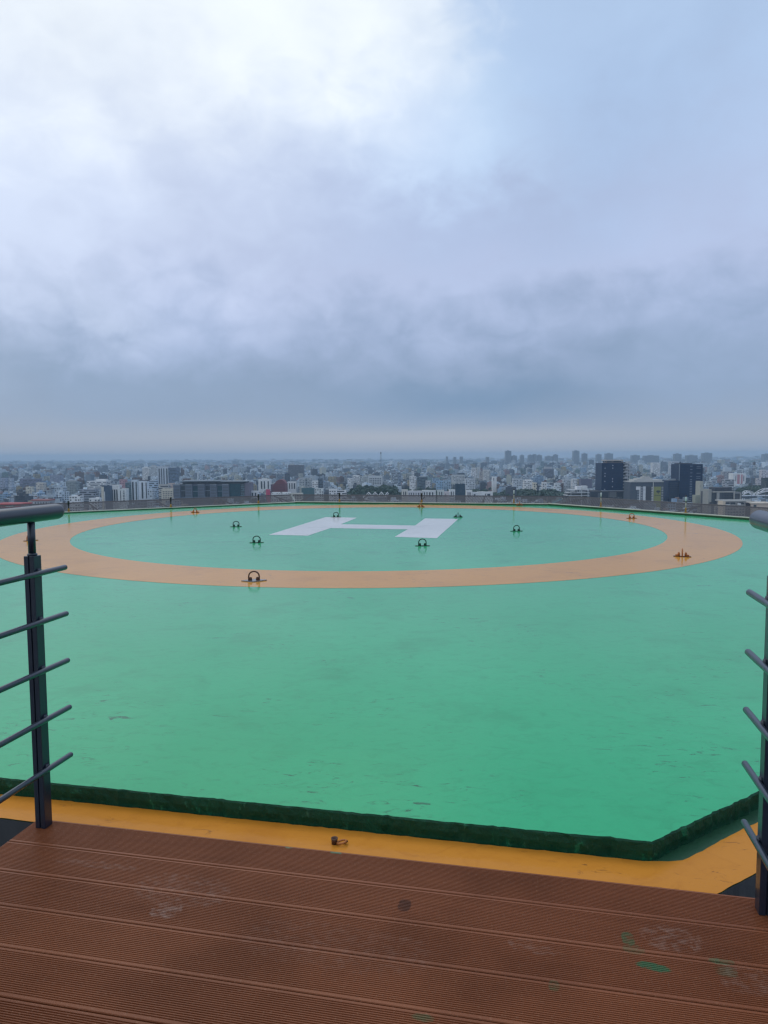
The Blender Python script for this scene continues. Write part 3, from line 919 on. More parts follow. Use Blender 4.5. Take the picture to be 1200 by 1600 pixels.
class Bld:
    """a building placed where the photograph shows it: local x to the right, y away, z up from the ground; 1 px = s metres at its front"""
    def __init__(self, label, px0, px1, ytop, D, depth=None, name='building', phrase=None, cat='building', group='buildings of the city beyond the helipad', yaw=0.0):
        self.a = at(px0, ytop, D); self.b = at(px1, ytop, D)
        self.px0, self.px1, self.yt, self.D = px0, px1, ytop, D
        self.s = (self.b.x - self.a.x) / (px1 - px0)
        self.w = self.b.x - self.a.x; self.h = self.a.z - GROUND_Z; self.d = depth or max(10.0, 0.8 * self.w)
        self.root = empty(name, ((self.a.x + self.b.x) / 2, D, GROUND_Z), yaw)
        tag(self.root, label, cat, group)
        LAND.append((px0, px1, ytop, D, phrase or label))
        self.x0 = -self.w / 2

    def X(self, px): return self.x0 + (px - self.px0) * self.s
    def Z(self, py): return self.h - (py - self.yt) * self.s

    def box(self, name, px0, px1, y0, y1, dn=0.0, df=None, col='white', al=0.0, mat='wall', parent=None, roof=True):
        """part whose front spans px0..px1 and rows y0 (top) .. y1 (bottom, None = ground); dn/df: front and back set-back in metres"""
        c = C_[col] if isinstance(col, str) else col
        mb = MB(); mb.box(self.X(px0), self.X(px1), dn, self.d if df is None else df, 0 if y1 is None else self.Z(y1), self.Z(y0), (*c, al), 0, 1 if roof else None, tuple(0.75 * v for v in c) + (0,))
        return mb.build(name, [M[mat] if isinstance(mat, str) else mat, M['roof']], parent or self.root)

    def body(self, col='white', al=0.5, mat='wall'):
        o = self.box('wall', self.px0, self.px1, self.yt, None, 0, None, col, al, mat)
        mb = MB(); c = C_[col] if isinstance(col, str) else col; w2 = self.w / 2; t = 0.35; hh = self.h
        for (x0, x1, y0, y1) in ((-w2 - .08, w2 + .08, -0.08, t), (-w2 - .08, w2 + .08, self.d - t, self.d + .08), (-w2 - .08, -w2 + t, t, self.d - t), (w2 - t, w2 + .08, t, self.d - t)):
            mb.box(x0, x1, y0, y1, hh + 0.01, hh + 1.0, (*c, 0))
        mb.build('roof', [M['paint']], self.root)
        return o

    def strips(self, pxs, y0, y1, name='window', mat='grey_glass', dn=-0.12):
        for (p0, p1) in pxs:
            self.box(name, p0, p1, y0, y1, dn, 0.3, 'dark', 0, mat, roof=False)

    def bands(self, px0, px1, ys, hpx, name='window', mat='grey_glass', dn=-0.12):
        for y in ys: self.box(name, px0, px1, y, y + hpx, dn, 0.3, 'dark', 0, mat, roof=False)

    def tank(self, px, r=1.3, col=(0.05, 0.05, 0.055)):
        mb = MB(); mb.lathe([(r, 0), (r, 1.7), (r * 0.85, 2.1), (r * 0.3, 2.3)], (self.X(px), self.d * 0.5, self.h), 10, (*col, 0), 0); mb.build('water_tank', [M['paint']], self.root)

    def hut(self, px0, px1, dy, col='white'):
        self.box('stair_tower', px0, px1, self.yt - dy, self.yt, self.d * 0.3, self.d * 0.7, col, 0.0)


# --- first navy tower with open balconies on its right side, on a dark podium with a roof sign seen from behind
t = Bld('navy glass tower with pale open balconies stacked on its right side and a framed roof', 940.5, 974, 723.5, 1000, 30, 'office_tower', 'the first navy tower')
t.box('wall', 940.5, 974, 723.5, 767, 0, None, 'navy', 0, 'navy_glass')
t.box('podium', 921.5, 1000, 767.4, None, -6, 36, (0.022, 0.032, 0.050), 0, 'paint')
t.box('roof_frame', 947, 973.5, 718.7, 720.2, -0.5, 22, (0.46, 0.42, 0.38), 0, 'paint')
t.box('penthouse', 948.5, 972, 720.3, 723.4, 2, 20, (0.16, 0.14, 0.14), 0.9)
for px in (947.6, 973.0): t.box('roof_post', px - .5, px + .5, 720.3, 723.4, 0.2, 1.0, 'brown', 0, 'paint')
for k in range(10):
    for px in ((945.6,) if k in (1, 3, 4, 6, 9) else ()) + ((957.6,) if k in (0, 1, 5, 6, 8) else ()):
        t.box('window', px - .7, px + .7, 726.6 + 4.15 * k, 728.2 + 4.15 * k, -0.15, 0.2, (0.42, 0.46, 0.50), 0, 'paint', roof=False)  # lit windows, their light given only as pale paint
t.box('core_wall', 974, 984.5, 722.5, 767, 5, 26, (0.035, 0.045, 0.065), 0, 'paint')
for k in range(9):
    y = 723.5 + 4.7 * k
    t.box('balcony', 974.3, 985.2 if k % 3 else 988.5, y, y + 1.1, 1.0, 12, (0.40, 0.42, 0.45), 0, 'paint')
    if k < 6: t.box('balcony_screen', 979 - (k % 2) * 2, 983 - (k % 2), y - 2.2, y - 0.05, 2.0, 4.5, (0.44, 0.46, 0.49), 0, 'paint')
for px in (981.6, 984.6): t.box('corner_post', px - .35, px + .35, 723, 767, 0.4, 0.95, (0.42, 0.44, 0.47), 0, 'paint')
for p0, p1 in ((939.7, 949), (950.5, 961), (962, 972.3), (974, 985)): t.box('canopy', p0, p1, 766.2, 767.3, -7.5, -0.05, (0.26, 0.29, 0.33), 0, 'paint')
t.box('lobby_panel', 951, 962, 768.5, 777, -6.15, -5.8, (0.13, 0.14, 0.15), 0, 'paint', roof=False)
t.box('lobby_panel', 933, 939, 770, 778, -6.15, -5.8, (0.09, 0.11, 0.13), 0, 'paint', roof=False)
for px in (949.7, 972.6, 990, 995): t.box('podium_post', px - .3, px + .3, 769, 782, -6.3, -5.9, (0.10, 0.12, 0.15), 0, 'paint', roof=False)
sg = MB()
cx_, cz_ = t.X(982), t.Z(777.2)
ring_pts = [(cx_ + 2.55 * math.cos(a), -7.3, cz_ + 2.55 * math.sin(a)) for a in np.linspace(0, 2 * math.pi, 25)]
sg.tube(ring_pts, 0.52, 8)
sg.tube([(cx_ - 1.5, -7.3, cz_ + 1.9), (cx_ + 1.7, -7.3, cz_ + 2.1)], 0.4, 6)
sgo = sg.build('sign_emblem', M['steel_white'], t.root)
# back of the raised sign: mirrored capitals, left to right as the photograph shows them
GLY = {'S': [[(0, 0), (.7, 0), (1, .25), (.8, .5), (.2, .5), (0, .75), (.3, 1), (1, 1)]], 'U': [[(0, 1), (0, .1), (.3, 0), (.7, 0), (1, .1), (1, 1)]],
       'I': [[(.5, 0), (.5, 1)]], 'L': [[(0, 1), (0, 0), (1, 0)]], 'Z': [[(0, 1), (1, 1), (0, 0), (1, 0)]]}
word = 'SLIUSZS'
for i, ch in enumerate(word):
    g = MB(); x_r = t.X(976.2 - i * 3.05); hgt = 2.7; wd = 1.9
    for stroke in GLY[ch]:
        g.tube([(x_r - u * wd, -7.3, t.Z(779.3) + v * hgt) for u, v in stroke], 0.17, 6)
    g.build('sign_letter', plain('dim sign letter', (0.22, 0.25, 0.28, 1), 0.5) if i == 0 else bpy.data.materials['dim sign letter'], t.root)

# --- building with the tree emblem
t = Bld('dark building with white window columns and an olive panel bearing a tree emblem', 985, 1037, 753.6, 950, 26, 'office_building', 'the building with the tree emblem')
t.box('wall', 985, 1037, 753.6, None, 0, None, (0.065, 0.085, 0.115), 0, 'paint')
t.box('white_panel', 994, 1001, 760.2, 765.5, -0.3, 0.2, 'white', 0, 'paint', roof=False)
t.box('white_panel', 999.3, 1001, 765.4, 784, -0.3, 0.2, 'white', 0, 'paint', roof=False)
t.box('white_panel', 1005, 1009, 760.2, 784, -0.3, 0.2, (0.66, 0.68, 0.70), 0, 'paint', roof=False)
t.box('dark_panel', 1009.4, 1017.6, 760.2, 784, -0.2, 0.2, (0.05, 0.055, 0.07), 0, 'paint', roof=False)
for k in range(9):
    y = 761 + 2.6 * k
    t.box('window', 1002.0, 1004.2, y, y + 1.2, -0.25, 0.2, (0.5, 0.52, 0.55), 0, 'paint', roof=False)
    t.box('balcony', 1018.1, 1020.6, y, y + 1.3, -0.6, 0.2, (0.60, 0.60, 0.58), 0, 'paint', roof=False)
    t.box('balcony', 1033.9, 1036.4, y, y + 1.2, -0.6, 0.2, (0.40, 0.42, 0.43), 0, 'paint', roof=False)
    t.box('white_panel', 996.2, 999, y + 6, y + 7, -0.25, 0.2, (0.34, 0.38, 0.42), 0, 'paint', roof=False) if k < 6 else None
pn = t.box('sign_panel', 1021.8, 1033, 760.6, None, -0.5, 0.2, 'olive', 0, 'paint', roof=False)
em = MB(); ex, ez = t.X(1028.6), t.Z(768.6)
er_ = random.Random(5); crown = []
for k in range(28):
    a = 2 * math.pi * k / 28; rr_ = 1.0 + er_.uniform(-0.10, 0.10)
    crown.append((ex + 2.9 * rr_ * math.cos(a), ez + (1.9 if math.sin(a) > 0 else 0.75) * rr_ * math.sin(a)))
b0 = len(em.v)
for y_ in (-0.72, -0.49):
    for (x_, z_) in crown: em.v.append((x_, y_, z_))
em.face([b0 + k for k in range(28)]); em.face([b0 + 28 + k for k in range(28)][::-1])
for k in range(28): em.face((b0 + (k + 1) % 28, b0 + k, b0 + 28 + k, b0 + 28 + (k + 1) % 28))
em.box(ex - 0.33, ex + 0.33, -0.72, -0.49, ez - 3.1, ez - 0.4)
em.box(ex - 1.5, ex - 0.2, -0.70, -0.50, ez - 1.2, ez - 0.8); em.box(ex + 0.2, ex + 1.3, -0.70, -0.50, ez - 1.3, ez - 0.9)
em.build('tree_emblem', plain('emblem paint', (0.035, 0.045, 0.05, 1), 0.6), pn)
mb = MB(); mb.box(t.X(1023), t.X(1032.4), -0.72, -0.49, t.Z(774.9), t.Z(774.2)); mb.build('lettering_line', bpy.data.materials['emblem paint'], pn)
for (p0, p1, y0, y1, dn, df) in ((986, 1037, 752.2, 753.5, -1, 26), (992, 1036, 749.6, 752.1, 3, 24), (998, 1022, 747.4, 749.5, 6, 20), (1008, 1019, 745.3, 747.3, 8, 18)):
    t.box('roof_terrace', p0, p1, y0, y1, dn, df, (0.48, 0.48, 0.46), 0, 'paint')
t.box('corner_fin', 1020.3, 1021.0, 753.7, 784, -0.9, 0, (0.66, 0.66, 0.62), 0, 'paint')

# --- twin navy blocks
t = Bld('pair of navy glass blocks, the taller one with a stepped top and pale window dashes', 1046, 1098.3, 725.5, 1000, 30, 'office_tower', 'the twin navy blocks')
t.box('wall', 1062.3, 1098.3, 725.5, None, 0, None, 'navy', 0, 'navy_glass')
t.box('lower_block', 1046, 1062.2, 751, None, 1.5, 26, (0.02, 0.03, 0.05), 0, 'navy_glass')
t.box('roof', 1063.5, 1082.5, 723.9, 725.4, 2, 22, (0.03, 0.04, 0.06), 0, 'paint')
t.box('roof_fin', 1062.3, 1063.4, 721.8, 725.4, 0, 1.0, (0.03, 0.04, 0.06), 0, 'paint')
for k in range(22):
    y = 728 + 2.65 * k
    if k % 2 == 0 or k > 8: t.box('window', 1078.6, 1082.2, y, y + 0.9, -0.15, 0.2, (0.20, 0.25, 0.31), 0, 'paint', roof=False)
    if k in (0, 1, 4, 6, 7, 9, 12, 15): t.box('window', 1088.5, 1095, y + .6, y + 1.5, -0.15, 0.2, (0.15, 0.19, 0.24), 0, 'paint', roof=False)
for k in range(11): t.box('window_band', 1047.5, 1062, 754.5 + 3.1 * k, 755.6 + 3.1 * k, 1.35, 1.8, (0.032, 0.05, 0.075), 0, 'paint', roof=False)
t.box('edge_fin', 1061.6, 1062.2, 725.5, 751, -0.4, 0.6, (0.25, 0.30, 0.36), 0, 'paint'); t.box('roof_rail', 1049, 1060, 748.3, 750.9, 8, 9, (0.30, 0.33, 0.36), 0, 'paint')

t = Bld('slim pale olive building against the right foot of the twin navy blocks', 1087.5, 1098.8, 752, 940, 14, 'building')
t.box('wall', 1094.3, 1098.8, 752, None, 0, None, (0.42, 0.42, 0.36), 0.0, 'paint'); t.box('lower_block', 1087.5, 1094.2, 773.8, None, 0, 10, (0.36, 0.38, 0.31), 0, 'paint')
t = Bld('small pale lilac house between the olive building and the framed grey building', 1099.5, 1106.5, 773.5, 960, 14, 'house'); t.body((0.5, 0.5, 0.56), 0.5)

# --- framed grey building
t = Bld('grey building in a beige frame with dark window rows and a dark roof block', 1107, 1160, 768.2, 900, 30, 'office_building', 'the framed grey building')
t.box('wall', 1112, 1160, 769.2, None, 0.8, None, (0.075, 0.085, 0.10), 0, 'paint')
t.box('side_pier', 1107, 1111.9, 764.6, None, 0, 16, (0.33, 0.33, 0.30), 0, 'paint')
t.box('roof_block', 1120.5, 1147, 762.3, 767.9, 6, 22, (0.035, 0.04, 0.055), 0, 'paint')
t.box('frame', 1114, 1148, 768.0, 769.6, -0.8, 1.2, (0.42, 0.41, 0.37), 0, 'paint'); t.box('frame', 1146.4, 1148, 769.7, 780, -0.8, 0.6, (0.42, 0.41, 0.37), 0, 'paint')
t.box('frame', 1120, 1124, 769.7, 783, -0.7, 0.6, (0.38, 0.38, 0.36), 0, 'paint'); t.box('frame', 1148.2, 1158, 770, 771.2, -0.6, 0.8, (0.36, 0.37, 0.36), 0, 'paint')
t.box('frame', 1156.5, 1158.2, 771.3, 780, -0.6, 0.6, (0.36, 0.37, 0.36), 0, 'paint')
for k in range(5):
    t.box('window', 1128, 1145.8, 771.2 + 3 * k, 772.6 + 3 * k, 0.5, 1.0, (0.17, 0.20, 0.22), 0, 'grey_glass', roof=False)
    t.box('window', 1112.6, 1119.4, 771.2 + 3 * k, 772.8 + 3 * k, 0.5, 1.0, (0.04, 0.05, 0.06), 0, 'grey_glass', roof=False)
t.box('base_wall', 1109, 1150, 784.5, 787.5, -2, 0.7, (0.04, 0.045, 0.055), 0, 'paint')

# --- cream low building at the right border
t = Bld('low cream building with a flat roof and one black window near the right border', 1130, 1213, 786.8, 800, 24, 'building', 'the low cream building')
t.box('wall', 1174, 1213, 787.4, None, 0, None, (0.62, 0.50, 0.40), 0, 'paint'); t.box('roof', 1172.5, 1214, 786.2, 787.3, -0.8, 25, (0.66, 0.58, 0.48), 0, 'paint')
wn_ = t.box('window', 1177.6, 1182, 789, 792.2, -0.1, 0.3, 'dark', 0, 'grey_glass', roof=False)
t.box('side_wing', 1134.5, 1168, 784.2, None, 4, 22, (0.30, 0.29, 0.28), 0.5); t.box('stair_pier', 1130, 1134.3, 783.5, None, 1, 12, (0.62, 0.52, 0.40), 0, 'paint')
t.box('wing_roof', 1132, 1176, 782.4, 784.1, 3, 23, (0.40, 0.40, 0.38), 0, 'paint')
for p0, p1 in ((1136, 1142), (1144, 1151), (1158, 1164)): t.box('window', p0, p1, 785.5, 788, 3.8, 4.2, (0.3, 0.3, 0.3), 0, 'grey_glass', roof=False)
t.box('water_tank', 1154, 1158, 786.5, 789.5, 0.5, 3.0, (0.7, 0.7, 0.7), 0, 'paint'); t.box('water_tank', 1135, 1141, 788, 790.5, 0.5, 3, (0.6, 0.6, 0.6), 0, 'paint')
t.box('dark_door', 1168.3, 1173.8, 786.5, None, 2, 6, (0.03, 0.025, 0.03), 0, 'paint')

# --- white terraces building
t = Bld('unfinished pale building of open floor slabs with two white roof rooms', 886, 920, 770, 900, 24, 'building', 'the open white slab building')
t.box('wall', 889, 919, 770.5, None, 6, None, (0.12, 0.14, 0.15), 0, 'paint')
for (p0, p1, y) in ((888, 921, 769.6), (886, 920.5, 773.8), (889, 920, 777.8), (891, 908, 765.0)): t.box('floor_slab', p0, p1, y, y + 1.0, -1.5, 20, (0.50, 0.53, 0.55), 0, 'paint')
t.box('roof_room', 902, 909, 760, 764.9, 2, 12, (0.66, 0.68, 0.70), 0, 'paint'); t.box('roof_room', 911, 918.8, 759.5, 764.6, 3, 12, (0.62, 0.64, 0.66), 0, 'paint')
t.box('floor_slab', 902, 920, 764.9, 766.0, -0.5, 14, (0.58, 0.60, 0.62), 0, 'paint'); t.box('wall', 902, 907.5, 766.1, 769.5, 1, 10, (0.60, 0.62, 0.64), 0.5)
for px in (892, 908.4, 918.5): t.box('column', px - .5, px + .5, 766, None, -1.0, -0.1, (0.50, 0.53, 0.55), 0, 'paint')
t.box('roof_room', 920.5, 924, 768, None, 6, 14, (0.08, 0.10, 0.13), 0, 'paint')


# --- arched steel trusses
def arc_truss(label, px0, px1, ytop, ybot, D, name='arched_truss'):
    a, b = at(px0, ybot, D), at(px1, ybot, D); h = at(px0, ytop, D).z - a.z; w = b.x - a.x
    root = empty(name, ((a.x + b.x) / 2, D, GROUND_Z)); tag(root, label, 'roof truss', 'white roof trusses right of the navy blocks')
    z0 = a.z - GROUND_Z
    for nm, k in (('outer_arch', 1.0), ('inner_arch', 0.62)):
        for yy in (0, 9):
            mb = MB(); mb.tube([(-w / 2 + w * u, yy, z0 + h * k * (1 - (2 * u - 1) ** 2) + (0.1 if k == 1 else -0.2)) for u in np.linspace(0, 1, 13)], 0.42, 6); mb.build(nm, M['steel_white'], root)
    for k in range(1, 6):
        u = k / 6; q = 1 - (2 * u - 1) ** 2
        for yy in (0, 9): mb = MB(); mb.tube([(-w / 2 + w * u, yy, z0 + h * 0.62 * q), (-w / 2 + w * (u + .04), yy, z0 + h * q)], 0.25, 6); mb.build('web_bar', M['steel_white'], root)
    mb = MB(); mb.box(-w / 2, w / 2, -0.4, 9.4, z0 - 1.2, z0, (0.55, 0.6, 0.66, 0), 0); mb.build('tie_beam', [M['paint']], root)
    mb = MB(); mb.box(-w / 2 + 1, w / 2 - 1, 0.5, 8.5, 0, z0 - 1.25, (0.12, 0.17, 0.21, 0.5), 0, 1, (.2, .2, .2, 0)); mb.build('hall_wall', [M['wall'], M['roof']], root)


arc_truss('white arched roof truss beside the framed grey building', 1160.5, 1180, 767.2, 774, 1080)
arc_truss('larger white arched roof truss rising to the right border', 1180.5, 1226, 763.5, 774, 1080)

# zigzag white truss hall
a, b = at(583, 775, 1000), at(603, 775, 1000); a0 = at(567, 775, 1000)
root = empty('zigzag_roof_hall', (a0.x, 1000, GROUND_Z)); tag(root, 'low white hall with a zigzag truss roof in front of dark trees', 'hall')
s_ = (b.x - a.x) / 20; zb = a.z - GROUND_Z
zz = [(4 + 5 * i, 775 - (5.6 if i % 2 else 0.0)) for i in range(8)]
for yy in (0, 14):
    mb = MB(); mb.tube([((p) * s_, yy, zb + (775 - y) * s_) for p, y in zz], 0.36, 6); mb.build('zigzag_truss', M['steel_white'], root)
    mb = MB(); mb.tube([((p + 1.5) * s_, yy, zb - 1.4 + (775 - y) * s_ * 0.98) for p, y in zz], 0.25, 6); mb.build('zigzag_truss', M['steel_white'], root)
mb = MB(); mb.box(0, 15 * s_, 1, 12, 0, zb - 0.2 + 3.2 * s_ * 0.4, (0.72, 0.74, 0.75, 0.9), 0, 1, (.6, .6, .6, 0)); mb.build('wall', [M['wall'], M['roof']], root)
mb = MB(); mb.box(15.1 * s_, 38 * s_, 1, 14, 0, zb - 1.8, (0.20, 0.24, 0.28, 0.5), 0, 1, (.25, .27, .3, 0)); mb.build('side_wing', [M['wall'], M['roof']], root)


# --- lattice masts
def mast(label, px, y0, D, wpx, top_w=0.6, head=0.0):
    p = at(px, y0, D); s = D / F_PX; w = wpx * s; h = p.z - GROUND_Z
    root = empty('lattice_mast', (p.x, D, GROUND_Z)); tag(root, label, 'mast', 'lattice masts above the city')
    for sx in (-1, 1):
        for sy in (-1, 1):
            mb = MB(); mb.tube([(sx * w / 2, sy * w / 2, 0), (sx * w / 2 * top_w, sy * w / 2 * top_w, h)], 0.15 * s, 5); mb.build('leg', M['steel'], root)
    mb = MB(); n_ = 16
    for k in range(n_):
        z0, z1 = h * k / n_, h * (k + 1) / n_; w0, w1 = w / 2 * (1 + (top_w - 1) * k / n_), w / 2 * (1 + (top_w - 1) * (k + 1) / n_)
        for sy in (-1, 1):
            q = 1 if k % 2 else -1
            mb.tube([(-q * w0, sy * w0, z0), (q * w1, sy * w1, z1)], 0.11 * s, 4); mb.tube([(sy * w0, -q * w0, z0), (sy * w1, q * w1, z1)], 0.11 * s, 4)
            mb.tube([(-w1, sy * w1, z1), (w1, sy * w1, z1)], 0.09 * s, 4)
    mb.build('bracing', M['steel'], root)
    if head:
        mb = MB(); mb.box(-head * s / 2, head * s / 2, -head * s / 2, head * s / 2, h - head * 1.7 * s, h, (0.14, 0.14, 0.16, 0)); mb.build('antenna_head', [M['paint']], root)
    mb = MB(); mb.tube([(0, 0, h), (0, 0, h + 2.0 * s)], 0.16 * s, 5); mb.build('spike', M['steel'], root)


mast('wide dark lattice mast near the right border', 1178.6, 722, 1300, 5.0, 0.75, 2.6)
mast('thin lattice mast with a small dark head standing alone above the middle of the skyline', 595, 706.5, 2500, 2.6, 0.5, 1.7)


def pole(label, px, y0, D, r=0.14):
    p = at(px, y0, D); root = empty('light_pole', (p.x, D, GROUND_Z)); tag(root, label, 'pole', 'thin poles near the right border')
    mb = MB(); mb.tube([(0, 0, 0), (0, 0, p.z - GROUND_Z)], [r * 2, r], 8); mb.build('shaft', M['steel'], root)
    mb = MB(); mb.box(-0.9, 0.9, -0.25, 0.25, p.z - GROUND_Z - 0.5, p.z - GROUND_Z); mb.build('lamp_head', M['steel'], root)


pole('thin dark pole rising above the framed grey building', 1146.6, 750, 880)
pole('thin dark pole in front of the wide lattice mast', 1175.3, 748, 850)
pole('thin dark pole closest to the right border', 1197, 752, 820)

# --- long dark terraced building
t = Bld('long slate building with four recessed glass bays under a thin overhanging roof', 270, 386, 756, 1000, 40, 'office_building', 'the long slate building with glass bays')
t.box('wall', 271, 386, 756.6, None, 1.5, None, (0.105, 0.135, 0.175), 0, 'paint')
t.box('roof', 282, 345, 751.4, 752.4, -4, 30, (0.20, 0.25, 0.30), 0, 'paint'); t.box('roof', 345, 386, 752.2, 753.1, -2, 30, (0.24, 0.28, 0.32), 0, 'paint')
t.box('attic', 284, 384, 753.2, 756.5, 4, 28, (0.05, 0.065, 0.085), 0.9)
for (p0, p1) in ((271, 281), (289.5, 300), (309, 319.5), (328, 338.5), (347, 357.5)):
    c_ = t.box('bay_wall', p0, p1, 757.5, 780, -0.6, 1.4, (0.15, 0.185, 0.235), 0, 'paint')
    for k in range(9): t.box('window_band', p0 + .8, p1 - .8, 759.4 + 2.35 * k, 760.3 + 2.35 * k, -0.75, -0.55, (0.05, 0.06, 0.08), 0, 'paint', parent=c_, roof=False)
    t.box('cap', p0, p1, 756.7, 757.4, -0.8, 1.4, (0.33, 0.37, 0.41), 0, 'paint', parent=c_)
for i, (p0, p1) in enumerate(((282.5, 289), (301, 308.5), (320.5, 327.5), (339.5, 346.5))):
    t.box('glass_bay', p0, p1, 759.5, 776.5, 1.2, 1.6, (0.02, 0.05, 0.07), 0, 'teal_glass' if i % 2 else 'grey_glass', roof=False)
    t.box('bay_slab', p0, p1, 766.5 + i % 2, 767.3 + i % 2, 0.8, 1.2, (0.2, 0.25, 0.29), 0, 'paint')
t.box('glass_block', 359, 375.5, 756.4, None, -0.9, 1.4, (0.03, 0.09, 0.11), 0, M['teal_glass'])
t.box('end_wall', 376, 381.5, 757, None, -0.5, 1.4, (0.10, 0.16, 0.19), 0.9); t.box('end_block', 381.8, 390, 755.2, None, 0.5, 30, (0.16, 0.15, 0.19), 0, 'paint')
t.box('base_wall', 270.5, 360, 780.2, 783.5, -1.5, 1.4, (0.085, 0.09, 0.11), 0, 'paint')

# --- tall corner tower left
t = Bld('tall blue grey corner tower with pale left face and dark right face', 246, 273, 730, 1600, 26, 'residential_tower', 'the tall blue grey corner tower')
t.box('wall', 246, 262.5, 730, None, 0, None, (0.50, 0.55, 0.60), 0, 'paint'); t.box('side_block', 262.6, 273, 731, None, 2, 30, (0.11, 0.17, 0.25), 0.9)
t.strips(((247.6, 249.4), (251.6, 253.0), (255.0, 256.6), (259.4, 261.4)), 732, 758)
t.box('roof', 247, 254, 728.6, 729.9, 3, 14, (0.42, 0.45, 0.5), 0, 'paint'); t.box('roof', 257, 263, 728.2, 729.9, 3, 14, (0.36, 0.40, 0.45), 0, 'paint')
for k in range(10): t.box('balcony', 249.6, 251.4, 732.4 + 2.6 * k, 733.3 + 2.6 * k, -1.2, 0, (0.6, 0.63, 0.66), 0, 'paint')


def simple(label, px0, px1, y, D, col, al=0.5, depth=None, phrase=None, strips=None, sy=None, hut=None, mat='wall', tank=None, name='apartment_block', group='buildings of the city beyond the helipad', yaw=0.0):
    t = Bld(label, px0, px1, y, D, depth, name, phrase, 'building', group, yaw)
    t.body(col, al, mat)
    if strips: t.strips(strips, sy[0] if sy else y + 2, sy[1] if sy else y + 24)
    if hut: t.hut(hut[0], hut[1], hut[2], col if isinstance(col, str) and col in ('white', 'cream', 'grey') else 'grey')
    if tank: t.tank(tank)
    return t


P_ = simple
P_('pale white block joined to the left side of the tall corner tower', 222, 233, 731, 1900, 'white', 0.5, hut=(225, 229, 2))
P_('pale grey block with a raised roof room, just left of the tall corner tower', 233.5, 245.5, 729, 1880, (0.52, 0.56, 0.58), 0.5, hut=(236, 242, 2.2))
t = P_('blue and white striped tower, the left one of the pair beside the white twin slabs', 205, 214.5, 751, 1050, (0.55, 0.62, 0.68), 0.0, phrase='the blue striped towers', strips=((206, 208.6), (211.6, 213.4)), sy=(753, 786))
t = P_('white tower with one deep blue window strip and a dark roof slab', 216.5, 229.5, 752.5, 1040, (0.62, 0.68, 0.74), 0.0, strips=((220.8, 223.4), (227.4, 229)), sy=(754, 779))
t.box('roof_slab', 216, 229.8, 750.2, 751.9, 1, 12, 'dark', 0, 'paint')
P_('pale blue building stepping down right of the striped towers', 230.5, 244, 752, 1080, 'pale_blue', 0.9, hut=(232, 240, 1.5))
P_('small pale blue annexe below the stepped pale blue building', 230, 239, 765, 1020, (0.5, 0.57, 0.64), 0.5)
t = P_('white slab with vertical window strips and a pale blank roof band', 171, 186, 759, 1000, 'white', 0.0, phrase='the white twin slabs', strips=((174.6, 176.2), (177.6, 179.8), (181.4, 183.2)), sy=(765, 784))
t = P_('white slab with columns of small windows, right one of the twin slabs', 184.5, 197, 764.6, 985, (0.68, 0.71, 0.70), 0.0, strips=((187.6, 188.8), (192.0, 194.4)), sy=(766.5, 786), tank=187)
for k in range(8): t.box('balcony', 191.6, 194.8, 767 + 2.5 * k, 768 + 2.5 * k, -1.0, -0.13, (0.68, 0.71, 0.70), 0, 'paint')
t = P_('dark blue slab with a cream left edge, left of the white twin slabs', 158.6, 171, 760, 980, (0.045, 0.08, 0.13), 0.0, phrase='the dark slab with the cream edge')
t.box('cream_edge', 158.2, 162, 760.5, None, -0.4, 0.0, 'cream', 0, 'paint'); t.box('white_rib', 162.6, 163.6, 768, None, -0.4, 0.0, 'white', 0, 'paint')
P_('teal grey block behind the striped towers', 195.5, 205, 755, 1150, (0.10, 0.17, 0.20), 0.9)
P_('rose coloured block standing behind the white twin slabs', 186.5, 196, 750, 1350, (0.48, 0.28, 0.30), 0.5)
t = P_('cream building with a square grid of windows left of the long slate building', 252, 270.5, 765, 1000, 'cream', 0.0, phrase='the cream grid building')
for p in (254.5, 257, 259.6, 262.2, 264.8, 267.4): t.strips(((p, p + 1.3),), 767.5, 769.3); t.strips(((p, p + 1.3),), 770.6, 772.4); t.strips(((p, p + 1.3),), 773.8, 775.6); t.strips(((p, p + 1.3),), 777, 778.8)
P_('grey cream block of stacked balconies above the cream grid building', 244, 262, 758, 1120, (0.46, 0.45, 0.43), 0.9)
P_('pinkish beige block right behind the cream grid building', 262.5, 271, 756, 1180, (0.52, 0.42, 0.38), 0.5)
t = P_('small bright white house right of the long slate building', 387.5, 402.5, 768.5, 1010, 'white', 0.0, hut=(390, 398, 1.6), phrase='the small white house by the slate building')
t.strips(((389.6, 391.2), (393.2, 395.6), (398.2, 400.2)), 770, 776)

# --- left edge
t = Bld('low building with a long red roof and a white skylight at the left border', -12, 32, 787.5, 800, 26, 'warehouse', 'the red roofed warehouse')
t.box('wall', -12, 32, 789.5, None, 0, None, (0.4, 0.36, 0.34), 0.5)
t.box('roof', -13, 32.6, 787.2, 789.4, -1, 27, 'red', 0, 'paint'); t.box('parapet', -13, 33, 789.41, 793.5, -0.7, -0.05, 'red', 0, 'paint'); t.box('skylight', 9, 21, 790.4, 791.9, -1.1, -0.75, 'white', 0, 'paint')
t = Bld('long brick red roofed school block of two storeys behind the left handrail', 49, 77, 782, 880, 16, 'school_building')
t.box('wall', 49, 76, 783, None, 0, None, (0.45, 0.45, 0.47), 0.5); t.box('roof', 48.4, 77, 780.6, 782.9, -0.6, 16, (0.34, 0.13, 0.12), 0, 'paint')
P_('white gridded block just left of the nearest perimeter lamp', 108, 125, 776.5, 880, 'white', 0.5, hut=(114, 118, 2.2), tank=121)
P_('low white house right of the nearest perimeter lamp', 139, 154.5, 780, 870, 'white', 0.5, hut=(148, 153, 3))
